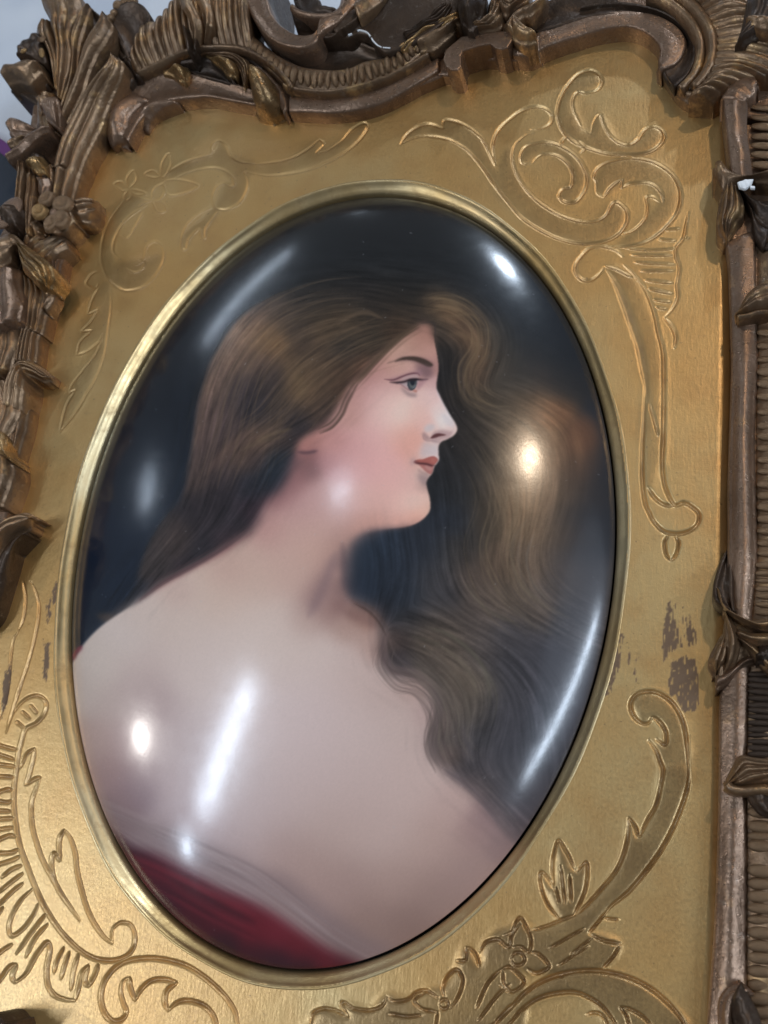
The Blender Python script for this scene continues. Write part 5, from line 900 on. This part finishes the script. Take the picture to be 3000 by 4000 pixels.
    loft('blade_leaf', T('A',[(75,1660),(190,1580),(320,1450),(450,1370),(520,1370)]), T('A',[(85,1700),(200,1640),(330,1520),(440,1430),(510,1400)]), .125, bulge=.01, base=.02, mat=BROWN)
    loft('blade_leaf', T('A',[(85,1700),(200,1640),(340,1520),(450,1430),(520,1400)]), T('A',[(100,1740),(190,1780),(350,1700),(420,1600),(530,1500)]), .112, .08, bulge=-.006, base=-.1, mat=DEEP)
    loft('stem', T('B',[(205,110),(228,300),(215,480),(195,650)]), T('B',[(330,40),(340,260),(310,460),(290,720)]), .08, bulge=.022, flutes=3, amp=.012, base=-.15, ns=25)
    loft('gold_bud', T('B',[(395,140),(430,60),(505,50),(535,110)]), T('B',[(400,165),(430,205),(480,215),(530,205)]), .12, bulge=.03, base=.05, mat=GOLDEN)
    loft('stem', T('B',[(370,60),(400,200),(480,290),(580,330)]), T('B',[(500,20),(545,120),(580,220),(600,310)]), .095, bulge=.014, base=.0, mat=DEEP)
    loft('reeded_stalk', T('B',[(345,290),(330,470),(310,640),(330,820),(340,1000)]), T('B',[(480,300),(480,450),(455,620),(420,800),(405,1000)]), .085, bulge=.018, flutes=3, amp=.012, base=-.1, ns=33)
    loft('pointed_leaf', T('B',[(480,300),(560,300),(590,380),(540,560)]), T('B',[(470,330),(480,420),(500,500),(530,570)]), .105, bulge=.01, base=.03, mat=BROWN)
    # cut stub at the far edge
    st = loft('stub', T('B',[(190,640),(280,740),(315,850),(300,930)]), T('B',[(20,830),(70,900),(140,950),(230,965)]), [.13,.115,.1,.09], bulge=.035, base=-.1, mat=DEEP, ns=13)
    pod('cut_end', *T('B',[(110,735)])[0], .118, .040, .058, .018, -.5, 'pod', BROWN, st)
    # flower with five petals and a boss
    fl = loft('flower', T('B',[(560,640),(640,560),(780,570),(880,660)]), T('B',[(520,800),(600,930),(760,960),(890,820)]), .085, bulge=.02, base=.0, mat=BRONZE)
    for x, y, a, b, an, mt in ((605,590,.030,.025,.7,BRONZE),(800,655,.038,.030,-.3,BRONZE),(515,745,.030,.026,2.6,GOLDEN),(665,890,.032,.026,-1.9,BRONZE),(785,840,.036,.030,-1.0,BRONZE)):
        pod('petal', *T('B',[(x,y)])[0], .108, a, b, .019, an, 'petal', mt, fl)
    pod('boss', *T('B',[(682,735)])[0], .112, .018, .018, .014, 0, 'pod', BROWN, fl)
    loft('reeded_lobe', T('B',[(860,610),(960,560),(1080,540),(1180,580),(1240,660)]), T('B',[(900,790),(1000,805),(1100,810),(1200,760),(1244,690)]), [.085,.085,.075,.06,.03], [.08,.075,.06,.045,.03], bulge=[.01,.014,.016,.014,.0], flutes=3, amp=.022, base=-.01, ns=27, mat=BRONZE)
    loft('small_leaf', T('B',[(400,860),(450,830),(520,920),(540,1010)]), T('B',[(400,930),(430,1000),(480,1030),(530,1020)]), .085, bulge=.016, base=.02)
    loft('reeded_stalk', T('B',[(290,1080),(340,1200),(420,1300),(560,1400)]), T('B',[(420,960),(620,1020),(790,1060),(810,1150)]), .065, .07, bulge=.01, reeds=5, amp=.016, base=0, ns=15)
    loft('reeded_stalk', T('B',[(480,1240),(560,1330),(620,1460),(640,1600)]), T('B',[(800,1080),(770,1200),(730,1350),(700,1560)]), .065, .058, bulge=.006, flutes=3, amp=.010, base=0, ns=25, mat=BROWN)
    loft('twisted_leaf', T('B',[(255,1115),(400,1215),(520,1305),(600,1400),(632,1540),(610,1640)]), T('B',[(250,1200),(275,1400),(350,1475),(420,1560),(490,1620),(585,1648)]), [.11,.125,.13,.13,.12,.1], bulge=.016, flutes=3, amp=.016, base=.03, nt=50, ns=25, mat=GOLDEN)
    loft('broad_leaf', T('B',[(-60,1060),(60,990),(160,1010),(262,1120)]), T('B',[(-60,1390),(20,1360),(110,1290),(180,1170)]), [.1,.115,.12,.11], [.1,.105,.11,.11], bulge=.014, flutes=2, amp=.010, base=-.12, ns=21)
    loft('cupped_leaf', T('B',[(10,1400),(110,1300),(180,1160),(250,1150)]), T('B',[(60,1470),(150,1470),(230,1430),(260,1300)]), .085, .08, bulge=-.02, base=-.05, mat=DEEP)
    loft('broad_leaf', T('B',[(-120,1480),(-110,1700),(-120,1950),(-60,2180)]), T('B',[(230,1440),(212,1600),(248,1800),(205,2030)]), [.10,.11,.12,.125], [.09,.1,.11,.12], bulge=.022, flutes=2, amp=.012, base=-.12, ns=21, mat=BROWN)
    loft('reeded_stalk', T('B',[(235,1480),(245,1750),(250,2000),(240,2220)])+T('C',[(120,250),(100,400)]), T('B',[(560,1690),(600,1800),(540,2000),(490,2212)])+T('C',[(262,200),(235,380)]), .07, .058, bulge=.016, flutes=5, amp=.012, base=0, nt=60, ns=49)
    loft('small_leaf', T('B',[(560,1690),(640,1700),(640,1790),(560,1900)]), T('B',[(550,1740),(570,1780),(560,1820),(555,1880)]), .07, bulge=.01, base=.02)
    # lower left: curled leaves over reeds
    loft('reeded_stalk', T('C',[(-60,180),(-60,320),(-60,480)]), T('C',[(140,90),(130,250),(60,440)]), .085, bulge=.02, flutes=3, amp=.012, base=-.1, ns=33)
    loft('curled_leaf', T('C',[(15,700),(35,560),(75,450),(150,388),(240,410),(310,455),(358,500)]), T('C',[(135,730),(145,600),(160,510),(185,470),(250,490),(310,522),(352,518)]), [.085,.1,.115,.12,.1,.07,.045], [.08,.09,.1,.1,.08,.06,.045], bulge=.014, flutes=3, amp=.012, base=0, nt=60, ns=25)
    loft('reeded_stalk', T('C',[(-80,560),(-80,760),(-90,930)]), T('C',[(60,540),(130,720),(40,930)]), .08, bulge=.016, flutes=3, amp=.012, base=-.1, ns=33)
    loft('reeded_stalk', T('C',[(40,900),(60,1000),(75,1110)]), T('C',[(190,745),(160,900),(92,1115)]), .06, .055, bulge=.01, flutes=2, amp=.012, base=0, ns=21)
    loft('torn_leaf', T('C',[(-60,880),(0,905),(35,960),(48,1040)]), T('C',[(-60,1050),(0,1055),(30,1060),(55,1075)]), .1, bulge=.014, base=-.05, mat=GOLDEN)
    loft('broad_leaf', T('C',[(-90,1080),(-90,1250),(-90,1420)]), T('C',[(66,1085),(68,1210),(-5,1420)]), .085, bulge=.024, flutes=3, amp=.012, base=-.1, ns=25)
    loft('curled_leaf', T('C',[(-90,1640),(0,1556),(80,1504),(170,1488),(228,1508),(246,1535)]), T('C',[(-90,1860),(0,1760),(80,1660),(160,1612),(215,1580),(246,1542)]), [.12,.12,.115,.1,.08,.06], [.09,.09,.085,.075,.065,.055], bulge=.026, flutes=2, amp=.01, base=.0, nt=50, ns=21, mat=BRONZE)
    loft('broad_leaf', T('C',[(-120,1860),(0,1760),(90,1680),(150,1640)]), T('C',[(-120,2300),(-40,2200),(30,2000),(110,1760)]), .08, .05, bulge=.012, base=0, mat=DEEP)
    # leaf tip of the bottom corner, just in view
    loft('corner_leaf', T('n',[(-160,4060),(-90,3990),(-20,3975),(20,4010)]), T('n',[(-160,4200),(-60,4150),(0,4080),(25,4030)]), .10, bulge=.03, base=-.01, mat=DEEP)
def build_right():
    # curled head of the right rail
    loft('rail_head', T('G',[(1262,870),(1272,1000),(1290,1150),(1312,1350),(1338,1540),(1350,1640)]), T('G',[(1440,910),(1446,1000),(1440,1150),(1452,1300),(1478,1480),(1498,1640)]), .088, .085, bulge=.008, base=-.05, mat=BROWN, ns=13, nt=50)
    loft('scroll_curl', T('G',[(1262,880),(1320,795),(1420,735),(1520,708),(1556,770)]), T('G',[(1400,930),(1452,900),(1505,866),(1545,825),(1558,780)]), .092, .09, bulge=.006, base=-.03, mat=BROWN)
    rail = loft('side_rail', T('H',[(455,640),(472,760),(482,1000),(492,1300),(497,1500),(485,1900)])+T('I',[(478,100),(472,400),(474,700),(470,900),(466,1200),(450,1500),(415,1880),(412,2212)])+T('J',[(412,300),(408,600),(402,900),(390,1250),(374,1600),(345,2000),(325,2260)]), T('H',[(628,560),(634,900),(640,1300),(645,1500),(632,1800)])+T('I',[(622,0),(626,300),(636,700),(638,900),(618,1100),(600,1300),(588,1500),(578,1700),(568,1900),(560,2212)])+T('J',[(548,300),(556,800),(560,1200),(556,1600),(558,1950),(556,2260)]), .045, .050, bulge=[.002,.004,.016,.02,.018,.006,.004,.004,.01,.012,.008], base=-.06, mat=BROWN, nt=160, ns=15)
    body = loft('ribbed_column', T('H',[(650,500),(650,1300),(655,2200)])+T('I',[(640,900),(600,1500),(575,1900),(570,2212)])+T('J',[(562,800),(566,1500),(562,2260)]), T('n',[(3110,860),(3120,2000),(3110,3000),(3100,4080)]), .035, .05, bulge=.012, base=-.1, mat=BRONZE, nt=120)
    rng = random.Random(4)
    def ribs(ys, x0, x1, lz, thick, mat=BRONZE):
        for y in ys:
            a, b = (x0, y+rng.uniform(-3, 3)), (x1, y+10+rng.uniform(-3, 3)); L = np.linalg.norm(U(*a, .05)-U(*b, .05))/2
            pod('rib', (a[0]+b[0])/2, (a[1]+b[1])/2, .047+rng.uniform(-.003, .003), L, thick*rng.uniform(.85, 1.15), lz*.72*rng.uniform(.85, 1.15), heading(a, b, .05)+rng.uniform(-.05, .05), 'gadroon', mat, body)
    ribs(np.linspace(420, 640, 7), 2930, 3070, .010, .010)
    ribs([800, 850, 905, 965], 2965, 3085, .014, .012, DEEP)
    ribs([1300, 1350, 1402, 1452, 1500, 1552, 1608, 1660, 1706, 1750, 1796, 1842, 1888, 1934, 1980, 2026, 2072, 2118, 2160], 2955, 3075, .013, .0105)
    ribs(np.arange(2205, 2400, 31), 2948, 3080, .012, .008)
    ribs(np.arange(2630, 2960, 24), 2918, 3080, .014, .0075, DEEP)
    ribs([3170, 3225, 3262, 3300, 3400, 3450, 3500, 3545, 3590, 3640, 3690, 3740, 3790, 3845, 3900, 3950, 4000], 2918, 3055, .016, .0115)
    # leaf knot under the rail head
    kn = loft('leaf_knot', T('H',[(355,110),(362,65),(395,52),(430,90),(490,145),(610,165),(760,110)]), T('H',[(360,150),(390,210),(420,245),(480,235),(540,215),(620,195),(760,190)]), [.06,.08,.09,.1,.105,.105], .085, bulge=.014, base=-.04, nt=50, mat=BRONZE)
    loft('leaf_lobe', T('H',[(425,240),(400,370),(388,480),(400,560),(432,618)]), T('H',[(520,260),(545,340),(540,430),(500,480),(442,615)]), [.085,.085,.08,.07,.05], bulge=.016, flutes=3, amp=.012, base=-.05, parent=kn, ns=25)
    loft('leaf_lobe', T('H',[(530,240),(620,310),(700,360),(800,400)]), T('H',[(560,300),(620,420),(632,520),(700,640)]), .085, .07, bulge=-.012, flutes=2, amp=.008, base=-.02, mat=DEEP, parent=kn)
    loft('gesso_chip', T('H',[(525,205),(570,190),(625,185)]), T('H',[(535,238),(575,245),(615,215)]), .112, bulge=.002, base=.104, mat=GESSO, parent=kn, r=.002); loft('gesso_chip', T('H',[(610,230),(640,235)]), T('H',[(615,245),(640,246)]), .111, base=.104, mat=GESSO, parent=kn, r=.001, nt=10)
    loft('curled_leaf', T('H',[(520,1150),(560,1070),(620,985),(690,940),(800,920)]), T('H',[(525,1178),(600,1155),(670,1135),(740,1130),(820,1130)]), [.07,.095,.105,.105,.1], [.068,.085,.09,.09,.09], bulge=.02, flutes=2, amp=.012, base=.0, ns=21)
    ridge('leaf_lip', T('H',[(520,1175),(590,1162),(660,1140),(740,1135),(820,1135)]), .088, .007, .006, base=.0)
    # acanthus spray crossing the rail
    sp = loft('acanthus_spray', T('I',[(460,1230),(560,1320),(680,1400),(800,1420)]), T('I',[(385,1820),(480,1680),(590,1600),(800,1680)]), .05, .055, bulge=.012, base=-.06, mat=BRONZE)
    for nm, A_, B_, ha, hb, kw in (
        ('leaf_lobe', [(442,850),(405,940),(365,1080),(378,1180),(470,1250)], [(446,860),(466,980),(468,1090),(470,1180),(478,1250)], [.03,.05,.065,.075,.07], [.03,.05,.06,.065,.068], dict(bulge=-.012, mat=DEEP)),
        ('leaf_vein', [(380,1120),(395,1190),(440,1250),(530,1300),(640,1345),(740,1335)], [(400,1170),(420,1240),(480,1300),(580,1350),(680,1390),(770,1390)], [.075,.085,.09,.09,.085], .08, dict(bulge=.014)),
        ('leaf_lobe', [(432,1290),(488,1390),(514,1500),(490,1620),(425,1745)], [(438,1300),(448,1420),(452,1510),(436,1610),(405,1715)], [.07,.085,.085,.07,.045], None, dict(bulge=.014)),
        ('leaf_lobe', [(425,1440),(352,1565),(330,1640),(358,1720)], [(430,1450),(452,1550),(432,1640),(368,1715)], [.06,.07,.065,.04], None, dict(bulge=.012, flutes=2, amp=.012)),
        ('leaf_vein', [(535,1415),(620,1440),(700,1442),(780,1440)], [(540,1450),(620,1485),(700,1500),(780,1500)], .085, None, dict(bulge=.012)),
        ('leaf_vein', [(540,1470),(640,1530),(760,1640)], [(560,1500),(620,1560),(740,1690)], .085, .08, dict(bulge=.012)),
        ('leaf_lobe', [(380,1740),(450,1700),(580,1610),(640,1600)], [(385,1810),(460,1760),(560,1660),(640,1625)], .06, .055, dict(bulge=.01, mat=BROWN))):
        loft(nm, T('I', A_), T('I', B_), ha, hb, base=-.05, parent=sp, **kw)
    loft('dark_bud', T('I',[(670,1560),(700,1520),(760,1520)]), T('I',[(680,1620),(720,1640),(780,1640)]), .085, bulge=.02, base=0, mat=DEEP, parent=sp)
    loft('curled_leaf', T('J',[(440,480),(480,400),(545,300),(640,310),(780,330)]), T('J',[(450,510),(520,500),(600,480),(690,450),(790,420)]), [.06,.085,.095,.1,.1], [.06,.085,.09,.095,.095], bulge=.014, flutes=3, amp=.014, base=-.02, ns=25)
    ridge('leaf_lip', T('J',[(442,490),(480,520),(560,532),(640,522),(720,520),(790,540)]), .095, .010, .008, base=-.02)
    loft('leaf_lobe', T('J',[(600,540),(640,620),(700,690),(790,720)]), T('J',[(720,540),(735,600),(760,660),(800,680)]), .07, bulge=.012, base=0, mat=DEEP)
    loft('scroll_curl', T('J',[(412,2300),(402,2120),(425,2020),(480,1962),(548,1940)]), T('J',[(470,2300),(480,2140),(500,2070),(540,2010),(600,1990)]), .07, bulge=.012, base=-.05, mat=BROWN)
    loft('curled_leaf', T('J',[(545,1960),(600,2060),(650,2160),(680,2300)]), T('J',[(480,2060),(500,2140),(520,2220),(540,2300)]), .085, .08, bulge=.014, base=-.02, mat=DEEP)
def build_rest():
    """the plain run of the rails beyond the picture's edge"""
    def block(name, x0, x1, y0, y1, z0, z1, mat):
        bm = bmesh.new(); bmesh.ops.create_cube(bm, size=1)
        for v in bm.verts: v.co = Vector(((x0+x1)/2+v.co.x*(x1-x0), (y0+y1)/2+v.co.y*(y1-y0), (z0+z1)/2+v.co.z*(z1-z0)))*S
        bmesh.ops.bevel(bm, geom=[e for e in bm.edges if all(v.co.z > (z1-.001)*S for v in e.verts)], offset=.018*S, segments=3, affect='EDGES', profile=.5)
        me = bpy.data.meshes.new(name); bm.to_mesh(me); bm.free(); me.polygons.foreach_set('use_smooth', np.zeros(len(me.polygons), bool)); link(name, me, mat, FRAME)
    block('rail_body', -1.30, -.955, -1.70, -.40, -.22, .043, BROWN); block('rail_body', -.954, 1.32, -1.70, -1.345, -.22, .043, BROWN)
    for k in range(9): pod('leaf_boss', *[float(v) for v in project(np.array([-1.10, -.55-.13*k, .05]))], .05, .11, .06, .04, .6, 'pod', BRONZE)
    for k in range(15): pod('leaf_boss', *[float(v) for v in project(np.array([-.85+.145*k, -1.50, .05]))], .05, .11, .06, .04, -.6, 'pod', BRONZE)
plaque = build_plaque()
panel = build_panel()
build_body(); build_top(); build_left(); build_right(); build_rest()
build_dark_cloth()
